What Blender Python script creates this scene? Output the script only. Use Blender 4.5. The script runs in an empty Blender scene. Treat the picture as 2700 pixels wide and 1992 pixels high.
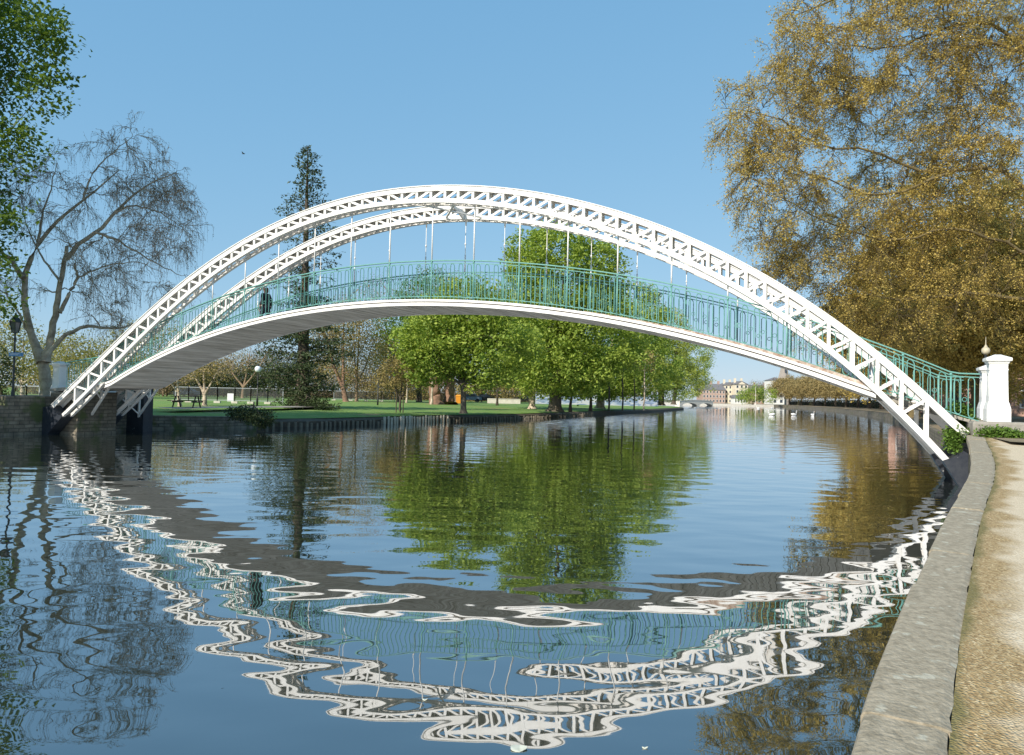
import bpy, math, random
import numpy as np
from mathutils import Vector, Matrix

SC = bpy.context.scene
COL = SC.collection
rng = np.random.default_rng(11)
random.seed(5)
WATER = 0.0
EYE = 2.15

# ------------------------------------------------------------------ camera
F, PITCH, ROLL = 2016.0, 0.02474, -0.02167
cp, sp, cr, sr = math.cos(PITCH), math.sin(PITCH), math.cos(ROLL), math.sin(ROLL)
upv = Vector((0, -sp, cp)); fw = Vector((0, cp, sp)); rx = Vector((1, 0, 0))
cright = rx * cr - upv * sr
cup = rx * sr + upv * cr
cam = bpy.data.cameras.new('camera')
co = bpy.data.objects.new('camera', cam)
COL.objects.link(co)
M = Matrix.Identity(4)
for i in range(3):
    M[i][0] = cright[i]; M[i][1] = cup[i]; M[i][2] = -fw[i]
M[2][3] = EYE
co.matrix_world = M
cam.sensor_fit = 'HORIZONTAL'; cam.sensor_width = 36.0
cam.lens = 36.0 * F / 2700.0
cam.clip_start = 0.1; cam.clip_end = 6000
SC.camera = co


def ray(px, py):
    return (cright * (px - 1350) - cup * (py - 996)) / F + fw


def at(px, py, Y):
    """point of the place seen at a photograph pixel, at distance Y"""
    d = ray(px, py)
    k = Y / d.y
    return Vector((d.x * k, Y, EYE + d.z * k))


def gnd(px, py, z):
    d = ray(px, py)
    k = (z - EYE) / d.z
    return Vector((d.x * k, d.y * k, z))


# ------------------------------------------------------------------ materials
MATS = {}


def mat(name, c1, c2=None, scale=6.0, rough=0.7, bump=0.0, bscale=None, detail=6.0, c3=None, s3=1.0, t3=0.6, metal=0.0, spec=0.4, stretch=None, rotz=0.0, r1=.32, r2=.68):
    m = bpy.data.materials.new(name); m.use_nodes = True
    nt = m.node_tree; nt.nodes.clear()
    N = nt.nodes.new; L = nt.links.new
    out = N('ShaderNodeOutputMaterial'); b = N('ShaderNodeBsdfPrincipled')
    L(b.outputs[0], out.inputs[0])
    b.inputs['Roughness'].default_value = rough
    b.inputs['Metallic'].default_value = metal
    b.inputs['Specular IOR Level'].default_value = spec
    b.inputs['Base Color'].default_value = (*c1, 1)
    tc = N('ShaderNodeTexCoord')
    vec = tc.outputs['Object']
    if stretch:
        mp = N('ShaderNodeMapping'); mp.inputs['Scale'].default_value = stretch
        if rotz:
            m0 = N('ShaderNodeMapping'); m0.inputs['Rotation'].default_value = (0, 0, rotz); L(vec, m0.inputs[0]); vec = m0.outputs[0]
        L(vec, mp.inputs[0]); vec = mp.outputs[0]
    if c2 is not None:
        n = N('ShaderNodeTexNoise'); n.inputs['Scale'].default_value = scale; n.inputs['Detail'].default_value = detail
        n.inputs['Roughness'].default_value = 0.65
        L(vec, n.inputs['Vector'])
        r = N('ShaderNodeMapRange'); r.inputs[1].default_value = r1; r.inputs[2].default_value = r2
        L(n.outputs['Fac'], r.inputs[0])
        mx = N('ShaderNodeMix'); mx.data_type = 'RGBA'
        mx.inputs[6].default_value = (*c1, 1); mx.inputs[7].default_value = (*c2, 1)
        L(r.outputs[0], mx.inputs[0])
        res = mx.outputs[2]
        if c3 is not None:
            n3 = N('ShaderNodeTexNoise'); n3.inputs['Scale'].default_value = s3; n3.inputs['Detail'].default_value = 5
            L(vec, n3.inputs['Vector'])
            r3 = N('ShaderNodeMapRange'); r3.inputs[1].default_value = t3; r3.inputs[2].default_value = t3 + 0.06
            L(n3.outputs['Fac'], r3.inputs[0])
            m3 = N('ShaderNodeMix'); m3.data_type = 'RGBA'; m3.inputs[7].default_value = (*c3, 1)
            L(res, m3.inputs[6]); L(r3.outputs[0], m3.inputs[0]); res = m3.outputs[2]
        L(res, b.inputs['Base Color'])
    if bump:
        nb_ = N('ShaderNodeTexNoise'); nb_.inputs['Scale'].default_value = bscale or scale * 3; nb_.inputs['Detail'].default_value = 6
        L(vec, nb_.inputs['Vector'])
        bp = N('ShaderNodeBump'); bp.inputs['Distance'].default_value = bump; bp.inputs['Strength'].default_value = 1
        L(nb_.outputs['Fac'], bp.inputs['Height']); L(bp.outputs[0], b.inputs['Normal'])
    MATS[name] = m
    return m


def leafmat(name, c1, c2, trans=0.35, tcol=None, rough=0.55):
    m = bpy.data.materials.new(name); m.use_nodes = True
    nt = m.node_tree; nt.nodes.clear()
    N = nt.nodes.new; L = nt.links.new
    out = N('ShaderNodeOutputMaterial')
    a = N('ShaderNodeAttribute'); a.attribute_name = 'tint'
    mx = N('ShaderNodeMix'); mx.data_type = 'RGBA'
    mx.inputs[6].default_value = (*c1, 1); mx.inputs[7].default_value = (*c2, 1)
    L(a.outputs['Fac'], mx.inputs[0])
    b = N('ShaderNodeBsdfPrincipled'); b.inputs['Roughness'].default_value = rough; b.inputs['Specular IOR Level'].default_value = 0.25
    L(mx.outputs[2], b.inputs['Base Color'])
    t = N('ShaderNodeBsdfTranslucent')
    if tcol:
        t.inputs[0].default_value = (*tcol, 1)
    else:
        L(mx.outputs[2], t.inputs[0])
    ms = N('ShaderNodeMixShader'); ms.inputs[0].default_value = trans
    L(b.outputs[0], ms.inputs[1]); L(t.outputs[0], ms.inputs[2]); L(ms.outputs[0], out.inputs[0])
    MATS[name] = m
    return m


WHITE = mat('white_paint', (.80, .78, .74), (.72, .69, .63), 3.0, .45, c3=(.50, .42, .34), s3=13, t3=.69)
WHITE2 = mat('white_pillar_paint', (.80, .79, .76), (.70, .69, .65), 2.0, .6, c3=(.45, .44, .40), s3=5, t3=.70, bump=.003, bscale=30)
GREEN = mat('green_paint', (.105, .275, .235), (.15, .34, .295), 4, .4)
SOFFIT = mat('soffit_ripple_light', (.93, .86, .76), (.42, .37, .30), 2.2, .8, stretch=(2.6, .16, .5), rotz=.39588, bump=.01, bscale=5)  # pale and dark streaks painted in as rippled light off the water
DECKTOP = mat('deck_boards', (.25, .21, .17), (.16, .13, .10), 5, .85)
RUST = mat('rusty_iron', (.20, .10, .055), (.60, .52, .43), 7, .8, bump=.01)
IRON = mat('black_iron', (.024, .029, .040), (.045, .050, .058), 5, .35, c3=(.45, .45, .42), s3=6, t3=.70, bump=.006, bscale=12)
STONE = mat('old_stone', (.17, .14, .105), (.085, .075, .06), 2.2, .85, bump=.03, bscale=6, c3=(.07, .085, .03), s3=1.2, t3=.60)
CONC = mat('grey_concrete', (.36, .33, .28), (.22, .20, .165), 2.5, .85, bump=.012, bscale=14)
COPING = mat('coping_stone', (.38, .325, .235), (.23, .195, .135), 18, .95, bump=.012, bscale=38, detail=10, c3=(.42, .39, .30), s3=9, t3=.60, r1=.36, r2=.64)
LAWN = mat('lawn_grass', (.105, .215, .035), (.20, .285, .07), .9, .9, bump=.05, bscale=9, c3=(.25, .215, .10), s3=.35, t3=.60)
FARG = mat('far_ground', (.16, .16, .07), (.2, .18, .1), .2, .9)
DIRT = mat('leafy_ground', (.28, .21, .13), (.17, .14, .08), .8, .95, bump=.02, bscale=8)
PATHM = mat('park_path', (.34, .31, .27), (.27, .245, .21), 1.5, .9)
BARK = mat('grey_bark', (.20, .165, .12), (.10, .08, .058), 4, .9, bump=.02, bscale=12, stretch=(1, 1, .35))
BIRCHB = mat('pale_bark', (.64, .53, .40), (.25, .19, .135), 2.3, .85, bump=.01, bscale=9)
PLANEB = mat('plane_bark', (.17, .13, .055), (.085, .066, .032), 1.8, .85, bump=.01, bscale=9)
TWIG = mat('brown_twig', (.20, .135, .085), (.30, .21, .135), 1.0, .9)
DARKB = mat('dark_bark', (.07, .055, .042), (.11, .085, .06), 4, .9, bump=.02, bscale=12)
REDB = mat('reddish_bark', (.30, .17, .11), (.14, .09, .06), 3, .9, bump=.03, bscale=8)
CHEST = leafmat('chestnut_leaf', (.10, .18, .026), (.46, .54, .10), .34, (.40, .52, .05))
CHEST2 = leafmat('yellowish_chestnut_leaf', (.14, .19, .03), (.48, .51, .11), .34, (.44, .50, .07))
CHESTL = leafmat('backlit_dark_chestnut_leaf', (.026, .058, .012), (.13, .20, .028), .30, (.22, .33, .03))  # darker leaf copy, the crown's backlit shade put into its colour
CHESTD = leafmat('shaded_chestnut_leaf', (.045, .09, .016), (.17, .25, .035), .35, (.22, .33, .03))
PLANEL = leafmat('plane_bud', (.48, .35, .09), (.72, .56, .17), .42, (.62, .47, .12))
ROWL = leafmat('row_plane_bud', (.27, .20, .075), (.38, .29, .12), .25)
GOLD = leafmat('golden_bud', (.26, .20, .075), (.42, .33, .12), .3)
WILLOW = leafmat('willow_leaf', (.25, .25, .07), (.37, .33, .10), .35)
BUD = leafmat('birch_catkin', (.19, .145, .09), (.33, .235, .14), .2)
CONIF = leafmat('conifer_needle', (.045, .072, .035), (.105, .13, .05), .25)
HEDGE = leafmat('hedge_leaf', (.03, .048, .016), (.07, .09, .03), .2)
SCRUB = leafmat('scrub_leaf', (.07, .06, .03), (.19, .15, .075), .2)
IVY = leafmat('ivy_leaf', (.05, .11, .014), (.17, .27, .045), .25)
WETWOOD = mat('dark_stake_wood', (.24, .205, .15), (.12, .10, .075), 4, .85, stretch=(1, 1, .3))
WOOD = mat('stake_wood', (.62, .56, .44), (.40, .35, .26), 4, .85, stretch=(1, 1, .3))
BENCHW = mat('dark_bench_wood', (.09, .07, .055), (.05, .04, .03), 5, .8)
LAMPG = mat('black_lamp_paint', (.02, .022, .022), (.03, .032, .03), 5, .4)
GLOBE = mat('frosted_globe', (.75, .80, .84), rough=.25)
GOLDGL = mat('weathered_globe', (.42, .36, .24), (.55, .49, .36), 6, .5)
GALV = mat('galvanised_steel', (.42, .44, .46), (.34, .36, .38), 4, .45, metal=.3)
SIGNB = mat('sign_blue', (.06, .20, .42), rough=.4)
SIGNW = mat('sign_white', (.8, .8, .8), rough=.5)
BRICK = mat('hazed_red_brick', (.45, .31, .25), (.38, .26, .21), 3, .85)  # distance haze mixed into the brick colour, making it paler
BRICKP = mat('pink_brick', (.52, .33, .25), (.42, .26, .2), 3, .85)
CREAM = mat('cream_stucco', (.68, .60, .46), (.62, .54, .41), 2, .8)
STUCCO = mat('white_stucco', (.75, .73, .68), (.68, .66, .61), 2, .8)
SLATE = mat('roof_slate', (.15, .14, .145), (.20, .19, .19), 3, .7)
GLASS = mat('window_glass', (.05, .06, .075), rough=.1, spec=.8)
PALEST = mat('pale_stone', (.62, .58, .50), (.50, .46, .39), 2, .85)
SPIRE = mat('spire_stone', (.33, .29, .25), (.26, .23, .2), 2, .9)
ORANGE = mat('orange_plastic', (.75, .30, .03), (.68, .26, .03), 3, .5)
CARB = mat('car_paint', (.18, .22, .28), rough=.25)
TYRE = mat('tyre_rubber', (.02, .02, .02), rough=.8)
SWANW = mat('swan_feather', (.85, .84, .82), (.78, .77, .74), 6, .7)
BEAK = mat('swan_beak', (.6, .2, .05), rough=.5)
SKIN = mat('skin', (.50, .30, .22), rough=.6)
HAIR = mat('brown_hair', (.13, .06, .03), (.09, .045, .025), 20, .7)
COAT = mat('dark_coat', (.022, .024, .03), (.035, .037, .045), 6, .85)
TROUS = mat('dark_trousers', (.03, .035, .05), rough=.85)
BAG = mat('pink_bag', (.62, .32, .28), rough=.7)
LEAFP = mat('pale_floating_leaf', (.66, .66, .55), (.55, .55, .42), 20, .6)
BIRDM = mat('bird_feather', (.05, .05, .05), rough=.8)


def coursed(name, c1, c2, mortar, bw=.44, rh=.155):
    m = bpy.data.materials.new(name); m.use_nodes = True
    nt = m.node_tree; b = nt.nodes['Principled BSDF']; N = nt.nodes.new; L = nt.links.new
    tc = N('ShaderNodeTexCoord'); sp_ = N('ShaderNodeSeparateXYZ'); L(tc.outputs['Object'], sp_.inputs[0])
    a = N('ShaderNodeMath'); a.operation = 'MULTIPLY'; a.inputs[1].default_value = .42; L(sp_.outputs[0], a.inputs[0])
    u = N('ShaderNodeMath'); u.operation = 'MULTIPLY_ADD'; u.inputs[1].default_value = .9; L(sp_.outputs[1], u.inputs[0]); L(a.outputs[0], u.inputs[2])
    cb_ = N('ShaderNodeCombineXYZ'); L(u.outputs[0], cb_.inputs[0]); L(sp_.outputs[2], cb_.inputs[1])
    nz = N('ShaderNodeTexNoise'); nz.inputs['Scale'].default_value = 3; nz.inputs['Detail'].default_value = 7; L(tc.outputs['Object'], nz.inputs['Vector'])
    dd_ = N('ShaderNodeMix'); dd_.data_type = 'VECTOR'; dd_.inputs[0].default_value = .05; L(cb_.outputs[0], dd_.inputs[4]); L(nz.outputs['Color'], dd_.inputs[5])
    k = N('ShaderNodeTexBrick'); k.inputs['Scale'].default_value = 1; k.inputs['Brick Width'].default_value = bw; k.inputs['Row Height'].default_value = rh; k.inputs['Mortar Size'].default_value = .018; k.inputs['Bias'].default_value = -.1
    k.inputs['Color1'].default_value = (*c1, 1); k.inputs['Color2'].default_value = (*c2, 1); k.inputs['Mortar'].default_value = (*mortar, 1)
    L(dd_.outputs[1], k.inputs['Vector'])
    mx = N('ShaderNodeMix'); mx.data_type = 'RGBA'; mx.blend_type = 'MULTIPLY'; mx.inputs[0].default_value = .8
    rr = N('ShaderNodeMapRange'); rr.inputs[1].default_value = .3; rr.inputs[2].default_value = .7; rr.inputs[3].default_value = .45; rr.inputs[4].default_value = 1.25; L(nz.outputs['Fac'], rr.inputs[0])
    L(k.outputs[0], mx.inputs[6]); L(rr.outputs[0], mx.inputs[7])
    ms = N('ShaderNodeTexNoise'); ms.inputs['Scale'].default_value = 1.1; ms.inputs['Detail'].default_value = 6; L(tc.outputs['Object'], ms.inputs['Vector'])
    mr = N('ShaderNodeMapRange'); mr.inputs[1].default_value = .56; mr.inputs[2].default_value = .66; L(ms.outputs['Fac'], mr.inputs[0])
    m2 = N('ShaderNodeMix'); m2.data_type = 'RGBA'; m2.inputs[7].default_value = (.075, .09, .03, 1); L(mr.outputs[0], m2.inputs[0]); L(mx.outputs[2], m2.inputs[6])
    L(m2.outputs[2], b.inputs['Base Color']); b.inputs['Roughness'].default_value = .9
    bp = N('ShaderNodeBump'); bp.inputs['Distance'].default_value = .02; L(k.outputs[1], bp.inputs['Height']); bp.invert = True; L(bp.outputs[0], b.inputs['Normal'])
    return m


COURSED = coursed('coursed_stone', (.22, .185, .135), (.15, .125, .09), (.11, .095, .07))
WETSHADE = coursed('wet_and_unlit_stone', (.075, .065, .048), (.045, .04, .032), (.02, .02, .018))
APRON = mat('trodden_path', (.50, .385, .25), (.62, .50, .35), 3, .95, bump=.01, bscale=30)


def hoarding_mat():
    m = bpy.data.materials.new('printed_hoarding'); m.use_nodes = True
    nt = m.node_tree; b = nt.nodes['Principled BSDF']; N = nt.nodes.new; L = nt.links.new
    tc = N('ShaderNodeTexCoord'); mp = N('ShaderNodeMapping'); mp.inputs['Scale'].default_value = (.35, .35, 1.3)
    n = N('ShaderNodeTexNoise'); n.inputs['Scale'].default_value = 1.2; n.inputs['Detail'].default_value = 3; n.inputs['Distortion'].default_value = 1.5
    r = N('ShaderNodeValToRGB'); r.color_ramp.interpolation = 'EASE'
    e = r.color_ramp.elements
    e[0].position = .40; e[0].color = (.16, .22, .33, 1); e[1].position = .56; e[1].color = (.45, .47, .50, 1)
    x = r.color_ramp.elements.new(.48); x.color = (.28, .36, .48, 1)
    L(tc.outputs['Object'], mp.inputs[0]); L(mp.outputs[0], n.inputs['Vector']); L(n.outputs['Fac'], r.inputs[0]); L(r.outputs[0], b.inputs['Base Color'])
    b.inputs['Roughness'].default_value = .5
    return m


HOARD = hoarding_mat()


def mesh_mat():
    """wire mesh infill of site fencing: fine grid, open between the wires"""
    m = bpy.data.materials.new('wire_mesh'); m.use_nodes = True
    nt = m.node_tree; nt.nodes.clear(); N = nt.nodes.new; L = nt.links.new
    out = N('ShaderNodeOutputMaterial'); d = N('ShaderNodeBsdfDiffuse'); d.inputs[0].default_value = (.16, .165, .17, 1)
    t = N('ShaderNodeBsdfTransparent'); mx = N('ShaderNodeMixShader'); mx.inputs[0].default_value = .26
    L(t.outputs[0], mx.inputs[1]); L(d.outputs[0], mx.inputs[2]); L(mx.outputs[0], out.inputs[0])
    return m


WIRE = mesh_mat()


# ------------------------------------------------------------------ mesh helpers
class MB:
    def __init__(self):
        self.v = []; self.f = []

    def add(self, vs, fs):
        o = len(self.v)
        self.v += [tuple(x) for x in vs]
        self.f += [tuple(i + o for i in f) for f in fs]

    def hexa(self, p):
        self.add(p, [(0, 3, 2, 1), (4, 5, 6, 7), (0, 1, 5, 4), (1, 2, 6, 5), (2, 3, 7, 6), (3, 0, 4, 7)])

    def bar(self, p, q, w, h):
        p, q, w, h = Vector(p), Vector(q), Vector(w) / 2, Vector(h) / 2
        self.hexa([p - w - h, p + w - h, p + w + h, p - w + h, q - w - h, q + w - h, q + w + h, q - w + h])

    def box(self, x0, y0, z0, x1, y1, z1):
        self.hexa([(x0, y0, z0), (x1, y0, z0), (x1, y1, z0), (x0, y1, z0), (x0, y0, z1), (x1, y0, z1), (x1, y1, z1), (x0, y1, z1)])

    def sweep(self, secs, cap=True, closed=True):
        n = len(secs[0]); o = len(self.v)
        for s in secs:
            self.v += [tuple(x) for x in s]
        for i in range(len(secs) - 1):
            for j in range(n if closed else n - 1):
                a = o + i * n + j; b = o + i * n + (j + 1) % n
                self.f.append((a, b, b + n, a + n))
        if cap and closed:
            self.f.append(tuple(o + j for j in range(n))[::-1])
            self.f.append(tuple(o + (len(secs) - 1) * n + j for j in range(n)))

    def tube(self, pts, r, n=6, cap=True):
        pts = [Vector(p) for p in pts]
        rs = r if isinstance(r, (list, tuple)) else [r] * len(pts)
        secs = []
        for i, p in enumerate(pts):
            t = (pts[min(i + 1, len(pts) - 1)] - pts[max(i - 1, 0)])
            if t.length < 1e-9:
                t = Vector((0, 0, 1))
            t.normalize()
            a = Vector((0, 0, 1)) if abs(t.z) < .9 else Vector((1, 0, 0))
            x = t.cross(a).normalized(); y = t.cross(x)
            secs.append([p + (x * math.cos(k * 2 * math.pi / n) + y * math.sin(k * 2 * math.pi / n)) * rs[i] for k in range(n)])
        self.sweep(secs, cap)

    def lathe(self, prof, c, n=16, ax=None, ay=None, twist=0.0, sq=False):
        """prof: list of (r, z); sq: square plan of half-width r, axes ax, ay"""
        c = Vector(c); secs = []
        ax = Vector(ax) if ax is not None else Vector((1, 0, 0)); ay = Vector(ay) if ay is not None else Vector((0, 1, 0))
        for r, z in prof:
            if sq:
                secs.append([c + ax * (r * i) + ay * (r * j) + Vector((0, 0, z)) for i, j in ((-1, -1), (1, -1), (1, 1), (-1, 1))])
            else:
                secs.append([c + ax * (r * math.cos(k * 2 * math.pi / n)) + ay * (r * math.sin(k * 2 * math.pi / n)) + Vector((0, 0, z)) for k in range(n)])
        self.sweep(secs, True)

    def ell(self, c, r, n=12, m=8, ax=None):
        c = Vector(c); secs = []
        for i in range(1, m):
            th = math.pi * i / m
            secs.append([c + Vector((r[0] * math.sin(th) * math.cos(k * 2 * math.pi / n), r[1] * math.sin(th) * math.sin(k * 2 * math.pi / n), r[2] * math.cos(th))) for k in range(n)])
        self.sweep(secs, True)

    def build(self, name, m, parent=None, smooth=False):
        me = bpy.data.meshes.new(name)
        me.from_pydata(self.v, [], self.f); me.update()
        if smooth:
            me.polygons.foreach_set('use_smooth', [True] * len(me.polygons))
        me.materials.append(m)
        o = bpy.data.objects.new(name, me); COL.objects.link(o)
        if parent is not None:
            o.parent = parent
        return o


def tag(o, label=None, cat=None, group=None, kind=None):
    if label: o['label'] = label
    if cat: o['category'] = cat
    if group: o['group'] = group
    if kind: o['kind'] = kind
    return o


def thing(name, label, cat, group=None, loc=(0, 0, 0)):
    o = bpy.data.objects.new(name, None); COL.objects.link(o)
    o.empty_display_size = .2
    o.location = loc
    return tag(o, label, cat, group)


def np_mesh(name, V, Fq, m, parent=None, tint=None, smooth=False):
    """V (n,3), Fq (k,4) or (k,3) index arrays"""
    me = bpy.data.meshes.new(name)
    nv, nf, w = len(V), len(Fq), Fq.shape[1]
    me.vertices.add(nv); me.vertices.foreach_set('co', np.ascontiguousarray(V, np.float32).ravel())
    me.loops.add(nf * w); me.loops.foreach_set('vertex_index', np.ascontiguousarray(Fq, np.int32).ravel())
    me.polygons.add(nf)
    me.polygons.foreach_set('loop_start', np.arange(0, nf * w, w, dtype=np.int32))
    me.polygons.foreach_set('loop_total', np.full(nf, w, np.int32))
    if smooth:
        me.polygons.foreach_set('use_smooth', np.ones(nf, bool))
    me.update(calc_edges=True)
    if tint is not None:
        a = me.attributes.new('tint', 'FLOAT', 'FACE'); a.data.foreach_set('value', np.ascontiguousarray(tint, np.float32))
    me.materials.append(m)
    o = bpy.data.objects.new(name, me); COL.objects.link(o)
    if parent is not None:
        o.parent = parent
    return o


def unit(a):
    return a / np.maximum(np.linalg.norm(a, axis=-1, keepdims=True), 1e-9)


def leaves(name, P, size, m, parent=None, aspect=.62, up=.5, clump_tint=None, hang=0.0):
    """one folded leaf (two quads sharing a midrib) at each point"""
    n = len(P)
    nrm = rng.normal(size=(n, 3)); nrm[:, 2] = nrm[:, 2] + up * np.sign(nrm[:, 2] + .3)
    nrm = unit(nrm)
    d = rng.normal(size=(n, 3)); d[:, 2] -= hang
    d = unit(d - (d * nrm).sum(1, keepdims=True) * nrm)
    e = np.cross(nrm, d)
    L = size * rng.uniform(.6, 1.35, (n, 1)); W = L * aspect
    base = P - d * L * .5
    tip = P + d * L * .5
    s1 = P + e * W * .5 - nrm * L * .12
    s2 = P - e * W * .5 - nrm * L * .12
    V = np.stack([base, s1, tip, s2], 1).reshape(-1, 3)
    i = np.arange(n)[:, None] * 4
    Fq = np.concatenate([i + np.array([[0, 1, 2]]), i + np.array([[0, 2, 3]])], 1).reshape(-1, 3)
    t = rng.random(n) * .6 + (clump_tint if clump_tint is not None else rng.random(n)) * .4
    return np_mesh(name, V, Fq, m, parent, np.repeat(t, 2))


def clumps(blobs, n, per, cr_, shell=.55, flat=.7, lo=None):
    """points in little clumps spread through the outer part of ellipsoids (centre, radii)"""
    C = np.array([b[0][:] for b in blobs]); R = np.array([b[1] for b in blobs], float)
    vol = np.prod(R, 1) ** .75
    k = rng.choice(len(C), n, p=vol / vol.sum())
    d = unit(rng.normal(size=(n, 3)))
    rad = shell + (1 - shell) * rng.random(n) ** .6
    wob = 1 + .16 * np.sin(d[:, 0] * 5 + k) * np.cos(d[:, 2] * 4 + 2 * k) + rng.normal(0, .05, n)
    c = C[k] + d * R[k] * (rad * wob)[:, None]
    if lo is not None:
        c = c[c[:, 2] > lo]
    n = len(c)
    tint = rng.random(n)
    P = (c[:, None, :] + rng.normal(size=(n, per, 3)) * np.array([cr_, cr_, cr_ * flat])).reshape(-1, 3)
    return P, np.repeat(tint, per), c


def tubes(P, R, sides):
    """P (m,k,3) polylines, R (m,k) radii -> V, F"""
    m, k, _ = P.shape
    T = np.empty_like(P)
    T[:, 1:-1] = P[:, 2:] - P[:, :-2]; T[:, 0] = P[:, 1] - P[:, 0]; T[:, -1] = P[:, -1] - P[:, -2]
    T = unit(T)
    ref = np.where(np.abs(T[:, :, 2:3]) < .9, np.array([0, 0, 1.]), np.array([1., 0, 0]))
    X = unit(np.cross(T, ref)); Y = np.cross(T, X)
    a = np.arange(sides) * 2 * np.pi / sides
    V = P[:, :, None, :] + (X[:, :, None, :] * np.cos(a)[None, None, :, None] + Y[:, :, None, :] * np.sin(a)[None, None, :, None]) * R[:, :, None, None]
    idx = np.arange(m * k * sides).reshape(m, k, sides)
    A = idx[:, :-1, :]; B = np.roll(idx, -1, 2)[:, :-1, :]
    Fq = np.stack([A, B, np.roll(idx, -1, 2)[:, 1:, :], idx[:, 1:, :]], -1).reshape(-1, 4)
    return V.reshape(-1, 3), Fq


def resample(pts, k):
    p = np.array([tuple(x) for x in pts], float)
    s = np.concatenate([[0], np.cumsum(np.linalg.norm(np.diff(p, axis=0), axis=1))])
    q = np.linspace(0, s[-1], k)
    # smooth (Catmull-like) through linear interpolation then box filter
    r = np.stack([np.interp(q, s, p[:, i]) for i in range(3)], 1)
    if k > 6:
        r[1:-1] = (r[:-2] + 2 * r[1:-1] + r[2:]) / 4
    return r


class Skel:
    """a branching wood: limbs given, finer branches grown to reach target points"""
    def __init__(self):
        self.N = np.zeros((60000, 3)); self.R = np.zeros(60000); self.n = 0
        self.polys = {}

    def _add(self, P, R):
        k = len(P); self.N[self.n:self.n + k] = P; self.R[self.n:self.n + k] = R; self.n += k

    def limb(self, pts, r0, r1, k=14, wob=.0):
        P = resample(pts, k)
        if wob:
            P[1:-1] += rng.normal(0, wob, (k - 2, 3))
        R = np.linspace(r0, r1, k)
        if pts[0][2] < 3 and r0 > .12:
            R[0] *= 1.6; R[1] *= 1.15
        self.polys.setdefault((k, 8 if r0 > .1 else 5), []).append((P, R))
        D = resample(P, k * 3)
        self._add(D, np.linspace(r0, r1, k * 3))

    def reach(self, targets, rmax, rmin, k=6, sag=0.0, wob=.12, sides=4, root=None, under=.0):
        T = np.array(targets, float)
        d0 = np.array([np.min(np.linalg.norm(self.N[:self.n] - t, axis=1)) for t in T])
        for t in T[np.argsort(d0)]:
            dv = self.N[:self.n] - t
            dist = np.linalg.norm(dv, axis=1)
            if under:
                dist = dist + under * np.maximum(0, dv[:, 2])
            j = int(np.argmin(dist - .6 * np.minimum(self.R[:self.n], .3)))
            a = self.N[j]; L = dist[j]
            if L < .05:
                continue
            q = np.linspace(0, 1, k)[:, None]
            P = a + (t - a) * q
            w = rng.normal(0, wob, 3) * L
            P += np.sin(q * np.pi) * w
            P[:, 2] += (np.sin(q * np.pi) * sag * L)[:, 0]
            P[1:-1] += rng.normal(0, .03 * L, (k - 2, 3))
            R = np.linspace(min(rmax, self.R[j] * .7), rmin, k)
            self.polys.setdefault((k, sides), []).append((P, R))
            self._add(P[1:], R[1:])

    def fan(self, key, n_per, length, ang, droop, r0, r1, k=5, sides=3, first=0, f0=.25, add=True):
        """side shoots fanning off every branch of one order, following its direction"""
        par = np.array([x[0] for x in self.polys[key][first:]])
        m, kk, _ = par.shape
        pi = np.repeat(np.arange(m), n_per)
        q = f0 + (1 - f0) * rng.random(len(pi)) ** .8
        q[::n_per] = 1.0
        x = q * (kk - 1); i = np.minimum(x.astype(int), kk - 2); fr_ = (x - i)[:, None]
        P0 = par[pi, i] * (1 - fr_) + par[pi, i + 1] * fr_
        T = unit(par[pi, i + 1] - par[pi, i])
        d = unit(T + unit(rng.normal(size=T.shape)) * np.tan(ang) * rng.uniform(.5, 1.2, (len(pi), 1)))
        L_ = length * rng.uniform(.45, 1.25, (len(pi), 1)) * (1.15 - .5 * q[:, None])
        s_ = np.linspace(0, 1, k)[None, :, None]
        P = P0[:, None, :] + d[:, None, :] * s_ * L_[:, None, :]
        P[:, :, 2] -= droop * L_ * (s_[:, :, 0] ** 1.7)
        P[:, 1:] += rng.normal(0, .035, (len(pi), k - 1, 3)) * L_[:, None, :]
        R_ = np.linspace(r0, r1, k)
        nk = (k, sides)
        start = len(self.polys.setdefault(nk, []))
        self.polys[nk] += [(p_, R_) for p_ in P]
        return nk, start, P

    def mesh(self, name, m, parent=None):
        VV = []; FF = []; o = 0
        for (k, s), L in self.polys.items():
            V, Fq = tubes(np.array([x[0] for x in L]), np.array([x[1] for x in L]), s)
            VV.append(V); FF.append(Fq + o); o += len(V)
        return np_mesh(name, np.concatenate(VV), np.concatenate(FF), m, parent, smooth=True)


def twigs(name, P0, length, droop, r0, m, parent, k=4, spread=1.0, out=None):
    n = len(P0)
    d = rng.normal(size=(n, 3)) * spread
    if out is not None:
        d += out
    d[:, 2] -= droop
    d = unit(d)
    L = length * rng.uniform(.5, 1.3, (n, 1))
    q = np.linspace(0, 1, k)[None, :, None]
    P = P0[:, None, :] + d[:, None, :] * q * L[:, None, :]
    P[:, :, 2] -= (q[:, :, 0] ** 2) * droop * .5 * L
    R = np.linspace(r0, r0 * .35, k)[None, :] * np.ones((n, 1))
    V, Fq = tubes(P, R, 3)
    np_mesh(name, V, Fq, m, parent)
    return P


def copy_tree(o, parent=None):
    c = o.copy(); COL.objects.link(c)
    if parent is not None:
        c.parent = parent
    for ch in o.children:
        copy_tree(ch, c)
    return c


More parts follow.
